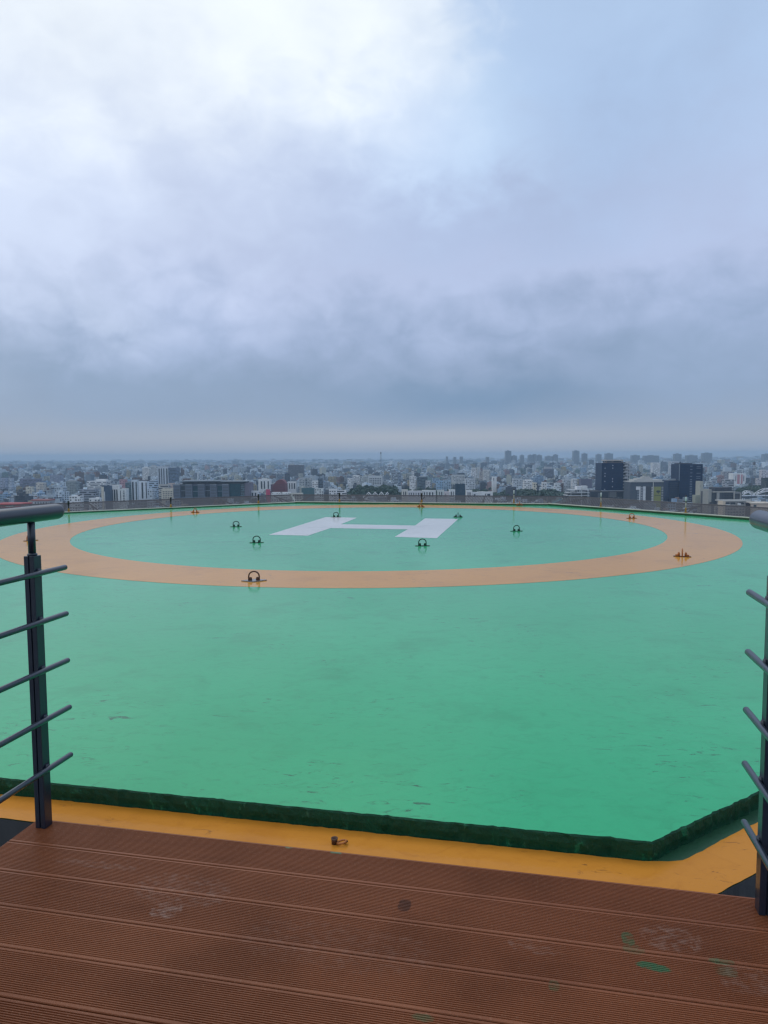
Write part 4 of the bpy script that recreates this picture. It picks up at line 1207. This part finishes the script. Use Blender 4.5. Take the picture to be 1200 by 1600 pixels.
P_('grey tiered block with long open floors left of the dark slab with the cream edge', 124, 147, 766, 1010, (0.30, 0.33, 0.38), 0.9, hut=(136, 145, 3))
P_('green grey block with a white roof shelter over the left handrail', 103, 119, 753, 1350, (0.26, 0.30, 0.30), 0.5, hut=(106, 117, 3))
P_('wide mauve grey office block above the left handrail', 31, 56, 749, 1650, (0.20, 0.21, 0.29), 0.9)
P_('cream low block in front of the wide mauve block', 40, 49.5, 761.5, 1300, 'cream', 0.5); P_('pair of cream towers right of the wide mauve block', 56, 68, 755, 1400, (0.60, 0.56, 0.50), 0.5, hut=(57, 61, 2))
P_('grey lilac slab alone left of the green grey block', 78, 94, 743, 1800, (0.30, 0.33, 0.42), 0.5)
P_('pale blue grey tower slab at the left border', -2, 8, 748, 1500, (0.34, 0.38, 0.48), 0.5); P_('narrow pale blue tower beside the left border slab', 13, 18, 748, 1480, (0.44, 0.50, 0.58), 0.5)
P_('white stepped block above the school roof line', 136, 165, 752.5, 1500, 'white', 0.9, hut=(147, 163, 3.5))

# --- middle left
t = Bld('maroon block with a rounded top', 427, 446.5, 753, 1300, 24, 'building', 'the maroon round topped block')
pr = [(427, 770), (427, 759), (429, 755), (432, 751.5), (436, 749.6), (440, 749.4), (443.5, 751.2), (446.5, 755.5), (446.5, 770)]
mb = MB(); b0 = 0; n_ = len(pr)
for yy in (0, 24):
    for p, y in pr: mb.v.append((t.X(p), yy, 0 if y == 770 else t.Z(y)))
mb.face(range(n_), None, (*C_['maroon'], 0)); mb.face(list(range(n_, 2 * n_))[::-1], None, (*C_['maroon'], 0))
for k in range(n_): mb.face(((k + 1) % n_, k, n_ + k, n_ + (k + 1) % n_), None, (*C_['maroon'], 0))
mb.build('wall', [M['paint']], t.root)
for k in range(5): t.box('window_band', 428.6, 445, 757 + 2.4 * k, 757.8 + 2.4 * k, -0.12, 0.1, (0.10, 0.03, 0.04), 0, 'paint', roof=False)
t.box('side_wing', 422.5, 426.8, 757, None, 3, 18, (0.12, 0.05, 0.07), 0.5)
t = Bld('bright pink box shaped sign block among low roofs', 415.5, 421.5, 765.3, 1080, 6, 'sign_block', 'the pink sign'); t.box('wall', 415.5, 421.5, 765.3, None, 0, 5, 'pink', 0, 'paint'); t.box('roof', 415.2, 421.8, 764.7, 765.25, -0.3, 5.3, (0.45, 0.06, 0.12), 0, 'paint')
t = P_('white tower block with two deep window strips above the pink sign', 403.5, 422, 750, 1400, 'white', 0.0, hut=(409, 416, 2), strips=((407.4, 409.8), (412, 414), (418, 420)), sy=(752, 764), phrase='the white block over the pink sign')
P_('low white terrace of shops below the maroon block', 424, 452, 771, 1020, 'white', 0.5, tank=438); P_('low cream house with open roof right of the shop terrace', 452.5, 472, 772, 1010, (0.56, 0.56, 0.50), 0.5)
t = P_('white block with dark slots right of the maroon block', 449.5, 462.5, 753.5, 1350, 'white', 0.0, strips=((451.6, 453), (455.4, 457), (459, 461)), sy=(755, 764))
P_('grey twin tower block behind the teal walled block', 467.5, 477, 748.5, 1350, (0.42, 0.46, 0.47), 0.5, hut=(469, 474, 2)); P_('paler grey tower block, right one of the grey pair', 477.5, 487, 747.5, 1360, (0.46, 0.49, 0.50), 0.5)
P_('white block with a dark blue end wall, right of the grey pair', 487.8, 496.5, 752, 1250, 'white', 0.5); P_('dark blue grey end block beside the white block', 496.8, 504, 748.5, 1260, (0.09, 0.13, 0.17), 0.9)
P_('low teal walled block below the grey pair', 471, 490.5, 764, 1060, 'teal', 0.0); P_('white low houses right of the teal walled block', 491.5, 505, 764.5, 1050, (0.62, 0.66, 0.66), 0.5)
P_('big dark grey brown block standing high in the haze', 450, 473.5, 727, 2200, (0.15, 0.15, 0.17), 0.9, hut=(453, 458, 2), phrase='the big dark block in the haze')
t = P_('bright white four storey house by the second lamp from the middle', 514, 526.5, 765.5, 1000, 'white', 0.5, phrase='the bright white four storey house'); t.box('side_wing', 526.8, 541, 766.6, None, 2, 10, 'white', 0.9)
t = P_('pale gridded slab standing above the dark trees', 575, 597.5, 744.5, 1700, (0.55, 0.58, 0.60), 0.0, phrase='the gridded slab above the trees', hut=(580, 586, 1.4))
for r_ in range(4):
    for k in range(7): t.box('window', 577.3 + 2.75 * k, 579.0 + 2.75 * k, 747 + 2.7 * r_, 748.6 + 2.7 * r_, -0.15, 0.2, 'dark', 0, 'grey_glass', roof=False)
P_('white two part block left of the gridded slab', 550.5, 562.5, 744, 1750, 'white', 0.5, hut=(552, 561, 1.3)); P_('pale greenish block beside the gridded slab', 563.5, 574, 744.5, 1740, (0.46, 0.50, 0.50), 0.5)
P_('low white houses on the left of the dark trees', 543, 551, 748, 1600, 'white', 0.5)

# --- middle right
for (a_, b_, y_, col_, lab_, st_) in (
        (628, 637, 766.5, (0.64, 0.62, 0.56), 'cream end house of the low white terrace, leftmost', ((630, 631.4), (633, 634.6))),
        (637.4, 660, 768.5, (0.60, 0.60, 0.62), 'long low white terrace behind the middle of the far rim', ((639, 640), (642, 643.4), (645.6, 647), (649.6, 650.6), (653.4, 655), (657, 658.4))),
        (660.4, 681, 767.6, (0.66, 0.68, 0.68), 'right part of the low white terrace with deep window slots', ((662.4, 664), (666.4, 668), (670.4, 672.6), (675, 677))),
        (684, 694, 767, (0.56, 0.60, 0.58), 'pale gabled house left of the navy cube', ((686, 687.2), (689.4, 691))),
        (694.4, 702, 769.5, (0.64, 0.58, 0.58), 'pinkish low house left of the navy cube', ((696, 697),)),
        (702.4, 711, 766.5, (0.70, 0.72, 0.72), 'white house touching the left side of the navy cube', ((704.4, 706), (708, 709))),
        (729, 738, 767.6, 'white', 'white house with dark slots right of the navy cube', ((730.6, 732), (733.6, 735.2))),
        (738.6, 747, 770.5, (0.66, 0.68, 0.70), 'low white shed between the slotted house and the long white workshop', ((740.4, 743),)),
        (747.4, 770, 770, 'white', 'long bright white workshop with a dark doorway right of the navy cube', ((758, 759.4), (761.4, 766)))):
    t = P_(lab_, a_, b_, y_, 980, col_, 0.0, depth=12, strips=st_, sy=(y_ + 1.6, 776))
    if b_ - a_ > 15: t.hut(a_ + 3, a_ + 9, 1.6)
P_('plain navy cube shaped block between white houses', 711.5, 726.8, 757.5, 1050, (0.012, 0.045, 0.075), 0.0, phrase='the navy cube')
P_('pale gridded tower block behind the navy cube', 727.5, 743, 749, 1300, (0.55, 0.59, 0.63), 0.5, hut=(730, 735, 1.5)); P_('pale block left of the gridded tower and behind the navy cube', 707, 726, 743, 1600, (0.52, 0.54, 0.54), 0.5)
P_('white slim tower, left one of three above the navy cube', 737, 744.5, 731.5, 1900, 'white', 0.5); P_('slimmest white tower, middle one of three above the navy cube', 745.8, 750, 730, 1920, (0.62, 0.65, 0.66), 0.5)
P_('beige white tower, right one of three above the navy cube', 755.5, 765, 735, 1800, (0.58, 0.58, 0.56), 0.5, hut=(757, 762, 1.5)); P_('brownish tower tucked between the slim towers', 749.5, 755, 737, 1850, (0.40, 0.37, 0.35), 0.5)
P_('small white block with blank walls right of the three slim towers', 769.5, 776, 745.5, 1500, 'white', 0.0, strips=((771, 772),), sy=(747, 751))
P_('light blue block, left one of two blue neighbours', 682, 692, 752, 1400, (0.30, 0.46, 0.62), 0.5, phrase='the light blue blocks'); P_('pale blue block with a stepped side, right one of two blue neighbours', 693, 705, 751, 1410, (0.38, 0.50, 0.60), 0.5)
P_('dark teal tiered block left of the light blue blocks', 652, 668, 746, 1450, (0.085, 0.13, 0.16), 0.9, hut=(655, 662, 1.8)); P_('white slotted block left of the dark teal tiered block', 640, 650, 745, 1500, 'white', 0.5, hut=(642, 645, 1.5))
P_('white narrow block below the white slotted block', 641, 648, 757, 1250, 'white', 0.5); P_('pale block right below the dark teal tiered block', 665.5, 673, 752, 1300, (0.56, 0.58, 0.60), 0.5)
P_('tall white tower in the haze left of the light blue blocks', 643, 647, 736.5, 1900, 'white', 0.5)

# --- right of middle
P_('bright white tiered block above the tree belt', 819, 833, 752, 1250, 'white', 0.5, hut=(822, 831, 2.5), phrase='the bright white tiered block'); P_('cream pillar shaped block above the tree belt', 833.8, 838.8, 755, 1200, (0.66, 0.62, 0.52), 0.5)
P_('white pillar block above the right half of the tree belt', 848, 854.5, 754.5, 1210, 'white', 0.5); P_('white stepped block above the right end of the tree belt', 867.5, 876, 756, 1230, (0.64, 0.68, 0.70), 0.5, hut=(870, 875, 2))
P_('pale gridded pair of blocks left of the bright white tiered block', 802, 816, 749, 1400, (0.50, 0.54, 0.58), 0.5); P_('dark chimneyed block with a pale crown in the haze', 851, 865.5, 733, 1900, (0.17, 0.19, 0.24), 0.9, hut=(852, 864, 3.5), phrase='the dark block with the pale crown')
P_('purple grey block left of the first navy tower', 908, 925, 749.5, 1350, (0.12, 0.12, 0.18), 0.0); P_('white slatted block next to the purple grey block', 894.5, 902, 749, 1400, 'white', 0.5)
P_('wide pale block left of the white slatted block', 881, 894, 750, 1420, (0.48, 0.52, 0.56), 0.5); P_('pale block hugging the left edge of the first navy tower', 934.5, 940, 747, 1150, (0.56, 0.62, 0.64), 0.9)
P_('white tower in the gap between the first navy tower and the twin navy blocks', 1020, 1031.5, 723.5, 2100, 'white', 0.5, phrase='the white tower in the gap'); P_('pale tower just left of the twin navy blocks', 1048, 1061, 721.5, 2150, (0.50, 0.54, 0.60), 0.5)
t = P_('white block with rose stripes right of the twin navy blocks', 1146, 1165.5, 740.5, 1600, 'white', 0.0, phrase='the rose striped block', strips=None)
for (p0, p1) in ((1152, 1156), (1158, 1160.5)): t.box('rose_stripe', p0, p1, 741.5, None, -0.3, 0.2, (0.50, 0.24, 0.26), 0, 'paint', roof=False)
t.strips(((1149.4, 1150.4), (1161.8, 1163)), 743, 752)
P_('grey block directly left of the rose striped block', 1131, 1145, 737.5, 1700, (0.36, 0.37, 0.40), 0.5); P_('white gridded tower by the right border in the haze', 1190.5, 1201, 735.5, 1600, (0.60, 0.58, 0.62), 0.5, hut=(1192, 1198, 2))
P_('grey block with white balconies below the rose striped block', 1133, 1147, 750, 1350, (0.42, 0.43, 0.46), 0.9); P_('cream grey house right of the lattice mast foot', 1184, 1194, 748, 1500, (0.50, 0.48, 0.50), 0.5)
P_('dark round shouldered tree side block at the right border', 1196, 1212, 748, 1100, (0.03, 0.05, 0.06), 0.0)

# --- far silhouettes on the skyline
for (a_, b_, y_, lab_) in ((790, 799, 704.5, 'tallest far tower of the skyline right of the middle, a plain hazy slab'), (896.5, 905.5, 704.3, 'tall hazy far tower with a notched top left of the first navy tower'),
                           (800, 808, 712, 'low hazy block on the skyline right beside the tallest far slab'), (813.5, 819, 711.2, 'small hazy skyline block, second right of the tallest far slab'),
                           (826, 832.5, 711, 'domed hazy skyline block right of the tallest far slab'), (834, 838, 709.5, 'narrow hazy skyline tower between two hazy blocks'),
                           (840, 847, 711.2, 'flat hazy skyline block right of the narrow hazy tower'), (853, 864, 713, 'broad low hazy block on the skyline above the dark block with the pale crown'),
                           (866, 872, 710.5, 'peaked hazy skyline block left of the notched far tower'), (911, 918, 708.8, 'hazy block with a step, right of the notched far tower'),
                           (933, 940, 710, 'hazy skyline block behind the left edge of the first navy tower'), (947, 958, 708.7, 'hazy stepped block behind the roof of the first navy tower'),
                           (988, 1000, 711.5, 'hazy broad block right of the first navy tower'), (1055, 1065, 709.2, 'hazy tower behind the left edge of the twin navy blocks'),
                           (1099, 1113, 708, 'hazy wide stepped tower right of the twin navy blocks'), (1007, 1030, 712, 'long hazy block on the skyline between the navy towers'),
                           (709, 713, 714, 'tiny hazy tower on the skyline left of the three slim towers'), (697.5, 700, 713.2, 'tiny narrow hazy tower on the middle skyline'),
                           (719, 723.5, 713.4, 'small hazy skyline tower above the navy cube'), (760, 764.5, 714, 'small hazy skyline tower left of the tallest far slab'),
                           (1074, 1090, 711.5, 'flat hazy block above the twin navy blocks'), (1194, 1206, 709.5, 'hazy shouldered tower at the right border')):
    t = Bld(lab_, a_, b_, y_, 5200, 40, 'far_tower', 'the hazy skyline towers', group='hazy towers on the skyline')
    t.box('wall', a_, b_, y_, None, 0, None, (0.16, 0.17, 0.19), 0.5)
    w_ = b_ - a_
    if w_ > 5: t.box('roof_room', a_ + w_ * 0.3, b_ - w_ * 0.35, y_ - 0.9, y_, 8, 25, (0.16, 0.17, 0.19), 0)

# ------------------------------------------------------------------ the rest of the city: a jittered grid of blocks
PAL = [('white', (0.70, 0.71, 0.71), 17), ('off-white', (0.52, 0.53, 0.53), 15), ('pale grey', (0.36, 0.38, 0.40), 17), ('mid grey', (0.20, 0.22, 0.24), 17), ('cream', (0.50, 0.46, 0.37), 7),
       ('pale blue', (0.32, 0.41, 0.50), 6), ('rose', (0.36, 0.22, 0.20), 3), ('ochre', (0.38, 0.29, 0.17), 3), ('brick brown', (0.17, 0.095, 0.07), 5), ('dark grey', (0.075, 0.085, 0.10), 13), ('greenish', (0.20, 0.27, 0.25), 5)]
names = [p[0] for p in PAL]; wts = [p[2] for p in PAL]
cr = random.Random(21)
CITY = []
TREES = []
TREE_ZONES = [(538, 682, 756, 778), (770, 892, 765, 780), (505, 545, 765, 776), (1140, 1205, 752, 778), (680, 775, 762, 778), (925, 935, 768, 780), (420, 520, 768, 777)]


def blocked(px0, px1, pyt, D):
    """would this block stand in front of, or inside, a building placed from the photograph?"""
    for (a_, b_, y_, dl, ph) in LAND:
        if px1 > a_ - 0.3 and px0 < b_ + 0.3:
            if abs(D - dl) < 42: return True
            seen_to = 790 if dl < 1150 else y_ + 12 if dl < 1700 else y_ + 11 if dl < 3000 else y_ + 5
            if D < dl and pyt < min(seen_to, 781): return True
    return False


def zone(px, py):
    return any(a_ <= px <= b_ and y0 <= py <= y1 for (a_, b_, y0, y1) in TREE_ZONES)


def grid(y0, y1, stepm, fill, wlo, whi, hscale):
    Y = y0
    while Y < y1:
        X = -0.72 * Y - 40
        while X < 0.72 * Y + 40:
            if cr.random() < fill:
                x = X + cr.uniform(-0.3, 0.3) * stepm; y = Y + cr.uniform(-0.3, 0.3) * stepm
                w = cr.uniform(wlo, whi); d = cr.uniform(wlo, whi)
                q = cr.random()
                h = cr.uniform(8, 20) if q < 0.50 else cr.uniform(16, 28) if q < 0.90 else cr.uniform(26, 44) if q < 0.985 else cr.uniform(40, 60)
                h *= hscale * 0.86
                if x > 0.15 * y and y > 1800: h *= 1.15
                ci = cr.choices(range(len(PAL)), wts)[0]
                yaw = cr.choice((0.0, 0.25, -0.3, 0.6)) + cr.uniform(-0.15, 0.15)
                c = PAL[ci][1]; k = cr.uniform(0.80, 1.12); c = tuple(min(0.8, v * k * t_) for v, t_ in zip(c, (0.84, 0.95, 1.05)))  # blue cast of the hazy sky light is tinted into the wall colour
                CITY.append((x, y, w, d, h, yaw, ci, c, cr.choice((0.5, 0.5, 0.5, 0.9, 0.5, 0.0))))
            elif cr.random() < 0.55:
                TREES.append((X, Y, cr.uniform(4, 8)))
            X += stepm
        Y += stepm


grid(830, 1500, 19, 0.70, 9, 15, 0.72)
grid(1500, 2600, 22, 0.74, 10, 18, 0.78)
grid(2600, 4500, 33, 0.76, 14, 27, 0.85)
grid(4500, 12800, 85, 0.80, 25, 60, 0.9)
keep = []
for bl in CITY:
    x, y, w, d, h, yaw, ci, c, al = bl
    pxa, pyt = to_px(Vector((x - w / 2, y, GROUND_Z + h))); pxb, _ = to_px(Vector((x + w / 2, y, GROUND_Z + h)))
    _, pyb = to_px(Vector((x, y, GROUND_Z)))
    if blocked(pxa, pxb, pyt, y): continue
    if y < 1500 and zone((pxa + pxb) / 2, pyt + 1.0):
        if cr.random() < 0.93: continue
    vis = max(0, min(pyb, 779) - pyt) if -10 < pxb and pxa < 1210 else 0
    hidden = any(pxa > a_ - 1 and pxb < b_ + 1 and y > dl and pyt > y_ for (a_, b_, y_, dl, ph) in LAND)
    keep.append(((pxb - pxa) * vis * (0 if hidden else 1), bl, (pxa, pxb, pyt)))
keep.sort(key=lambda t_: -t_[0])
N_LAND = len(LAND)
N_IND = 285 - N_LAND
GROUP = 'buildings of the city beyond the helipad'
SIZE = lambda h: 'low' if h < 13 else 'mid-rise' if h < 22 else 'tall'
ROOFS = ('with a bare flat roof', 'with a stair tower on its roof', 'with a stair tower and a water tank on its roof')
seen = {}
for (sc_, bl, (pxa, pxb, pyt)) in keep[:N_IND]:
    x, y, w, d, h, yaw, ci, c, al = bl
    pm = (pxa + pxb) / 2
    # nearest landmark in the picture
    best = min(LAND[:N_LAND], key=lambda L: (0 if L[0] - 2 <= pm <= L[1] + 2 else min(abs(pm - L[0]), abs(pm - L[1]))) + 0.7 * abs(pyt - L[2]) + (60 if ' ' not in L[4] or len(L[4].split()) > 9 or 'hazy' in L[4] else 0))
    inx = best[0] - 2 <= pm <= best[1] + 2
    rel = ('behind' if y > best[3] else 'in front of') if inx else ('left of' if pm < best[0] else 'right of')
    rk = cr.choice((0, 1, 1, 2, 2))
    ph = best[4]
    if not ph.startswith('the '): ph = 'the ' + ph
    win = {0.5: 'small square windows', 0.9: 'long window bands', 0.0: 'blank walls'}[al]
    lab = f"{SIZE(h)} {names[ci]} block of {win}, {rel} {ph}"
    o = empty('apartment_block', (x, y, GROUND_Z), yaw)
    tag(o, ' '.join(lab.split()[:16]), 'building', GROUP)
    mb = MB(); mb.box(-w / 2, w / 2, -d / 2, d / 2, 0, h, (*c, al), 0, 0, (*c, 0)); mb.build('wall', [M['wall']], o)
    mb = MB(); t_ = 0.3
    rc = tuple(0.7 * v for v in c)
    mb.box(-w / 2 + t_, w / 2 - t_, -d / 2 + t_, d / 2 - t_, h + 0.01, h + 0.12, (*rc, 0), 1)
    for (x0, x1, y0_, y1_) in ((-w / 2 - .05, w / 2 + .05, -d / 2 - .05, -d / 2 + t_), (-w / 2 - .05, w / 2 + .05, d / 2 - t_, d / 2 + .05), (-w / 2 - .05, -w / 2 + t_, -d / 2 + t_, d / 2 - t_), (w / 2 - t_, w / 2 + .05, -d / 2 + t_, d / 2 - t_)):
        mb.box(x0, x1, y0_, y1_, h + 0.01, h + 1.1, (*c, 0), 0)
    mb.build('roof', [M['paint'], M['roof']], o)
    if rk:
        sx = cr.uniform(-w / 4, w / 5); mb = MB(); mb.box(sx - 2.2, sx + 2.2, -1.5, 3.2, h + 0.12, h + cr.uniform(2.6, 4.2), (*c, 0)); mb.build('stair_tower', [M['paint']], o)
    if rk == 2:
        sx = cr.uniform(-w / 3, w / 3); mb = MB(); mb.lathe([(1.1, 0), (1.1, 1.6), (0.9, 1.9), (0.3, 2.1)], (sx, -d / 4, h + 0.12), 9, (*cr.choice(((0.03, 0.03, 0.035), (0.6, 0.6, 0.6), (0.1, 0.25, 0.45))), 0)); mb.build('water_tank', [M['paint']], o)
    if al == 0.5 and h > 14:
        for k in range(1, min(8, int(h / 3.2))):
            if (k + ci) % 2 == 0: mb = MB(); bw = w * 0.22; mb.box(-w * 0.3, -w * 0.3 + bw, -d / 2 - 1.1, -d / 2 - 0.01, 3.2 * k - 0.1, 3.2 * k + 0.85, (*c, 0)); mb.build('balcony', [M['paint']], o)
mb = MB()
for (sc_, bl, _) in keep[N_IND:]:
    x, y, w, d, h, yaw, ci, c, al = bl
    q_ = cr.random(); rc = tuple((0.95 if q_ < 0.45 else 0.6 if q_ < 0.8 else 0.3) * v + (0.10 if q_ < 0.45 else 0) for v in c)
    mb.box(-w / 2, w / 2, -d / 2, d / 2, GROUND_Z, GROUND_Z + h, (*c, al), 0, 1, (*rc, 0), False, yaw, (x, y))
    if y < 4500 and cr.random() < 0.75:
        sx, sy = cr.uniform(-0.3, 0.2) * w, cr.uniform(-0.3, 0.2) * d
        mb.box(sx - 2.5, sx + 2.5, sy - 2, sy + 3, GROUND_Z + h, GROUND_Z + h + cr.uniform(2.5, 4.5), (*c, 0), 0, 1, (*rc, 0), False, yaw, (x, y))
    if y < 2600 and cr.random() < 0.4:
        mb.lathe([(1.2, 0), (1.2, 1.8), (0.5, 2.2)], (x, y, GROUND_Z + h), 7, (0.05, 0.05, 0.06, 0), 1)
tag(mb.build('distant_city', [M['wall'], M['roof']]), 'hazy mass of small pale city blocks filling the plain to the horizon', 'buildings', None, 'stuff')


# ------------------------------------------------------------------ trees
def leaf_clumps(mb, cx, cy, z0, r, hgt, n, rnd, size):
    """a crown of leaf clumps: small tilted faces spread through a lumpy volume"""
    lobes = [(rnd.uniform(-0.5, 0.5) * r, rnd.uniform(-0.5, 0.5) * r, z0 + hgt * rnd.uniform(0.45, 0.85), r * rnd.uniform(0.45, 0.75)) for _ in range(5)]
    for _ in range(n):
        lx, ly, lz, lr = rnd.choice(lobes)
        th, ph = rnd.uniform(0, 2 * math.pi), math.acos(rnd.uniform(-0.7, 1))
        q = lr * rnd.uniform(0.55, 1.05)
        p = Vector((cx + lx + q * math.sin(ph) * math.cos(th), cy + ly + q * math.sin(ph) * math.sin(th), lz + 0.8 * q * math.cos(ph)))
        nrm = Vector((math.sin(ph) * math.cos(th) + rnd.gauss(0, .4), math.sin(ph) * math.sin(th) + rnd.gauss(0, .4), math.cos(ph) + rnd.gauss(0, .4))).normalized()
        a = nrm.orthogonal().normalized(); b = nrm.cross(a); s = size * rnd.uniform(0.6, 1.3)
        i0 = len(mb.v); rot = rnd.uniform(0, 6.28); ca, sa = math.cos(rot), math.sin(rot); a, b = a * ca + b * sa, b * ca - a * sa
        for (u, v) in ((-1, -0.5), (0.2, -0.9), (1, 0.1), (0.3, 0.9), (-0.7, 0.6)):
            w_ = p + s * (u * a + v * b); mb.v.append((w_.x, w_.y, w_.z))
        mb.face(range(i0, i0 + 5))


tr = random.Random(9)


def wood(name, label, px0, px1, D0, D1, ytop_px, n, tall=1.0):
    """a belt of trees between px0 and px1, its tops reaching row ytop_px at D0"""
    mb = MB()
    for k in range(n):
        px = tr.uniform(px0, px1); D = tr.uniform(D0, D1)
        u = (px - px0) / (px1 - px0); edge = min(1.0, 0.55 + 2.2 * min(u, 1 - u))
        p = at(px, 760, D); htop = (at(px, ytop_px, D1).z - GROUND_Z) * edge * tr.uniform(0.72, 1.05) * tall
        r = tr.uniform(5.0, 9.0)
        mb.tube([(p.x, D, GROUND_Z), (p.x + tr.uniform(-1, 1), D, GROUND_Z + htop * 0.7)], [0.5, 0.22], 5, False, (1, 1, 1, 0), 1)
        leaf_clumps(mb, p.x, D, GROUND_Z + htop * 0.15, r, htop * 0.85 + 1, 190, tr, 1.35)
    tag(mb.build(name, [M['foliage'], M['trunk']]), label, 'trees', None, 'stuff')


wood('tree_belt', 'dark mass of tall trees behind the zigzag roofed hall', 541, 628, 1060, 1190, 756.5, 165)
wood('tree_belt', 'dark trees thinning out above the low white terrace', 622, 690, 1040, 1170, 762.5, 80)
wood('tree_belt', 'long dark tree belt behind the far rim, left of the open white slab building', 772, 890, 1060, 1190, 764.5, 230)
wood('tree_belt', 'dark trees around the navy cube', 690, 775, 1100, 1190, 763.5, 85)
wood('tree_belt', 'dark trees behind the arched roof trusses', 1150, 1215, 1120, 1230, 758, 60)
wood('tree_belt', 'dark trees among low roofs left of the bright white house', 470, 516, 1080, 1160, 768, 26)
wood('tree_belt', 'thin row of trees under the long slate building', 366, 424, 930, 980, 779, 20)
mb = MB()
for (x, y, r) in TREES:
    if y < 4200:
        px, py = to_px(Vector((x, y, GROUND_Z + 8)))
        if any(a_ - 1 < px < b_ + 1 and y < dl + 25 for (a_, b_, y_, dl, ph) in LAND): continue
        leaf_clumps(mb, x, y, GROUND_Z, r * (1 if y < 2500 else 1.6), tr.uniform(7, 13), 34 if y < 1800 else 14, tr, 1.9 if y < 1800 else 3.6)
tag(mb.build('street_trees', [M['foliage']]), 'scattered dark street trees between the city blocks', 'trees', None, 'stuff')

# ------------------------------------------------------------------ haze over the plain
hz_m = bpy.data.materials.new('haze'); hz_m.use_nodes = True
T = NT(hz_m.node_tree); T.n.clear()
ho = T.node('ShaderNodeOutputMaterial'); hv = T.node('ShaderNodeVolumePrincipled')
hv.inputs['Color'].default_value = (0.46, 0.625, 0.79, 1); hv.inputs["Density"].default_value = 1.2e-4
hv.inputs['Anisotropy'].default_value = 0.0
T.l.new(hv.outputs[0], ho.inputs['Volume'])
mb = MB(); mb.box(-16000, 16000, -3000, 14500, GROUND_Z - 1.0, 48.0)
tag(mb.build('haze', hz_m), 'pale blue haze over the city', 'haze', None, 'stuff')
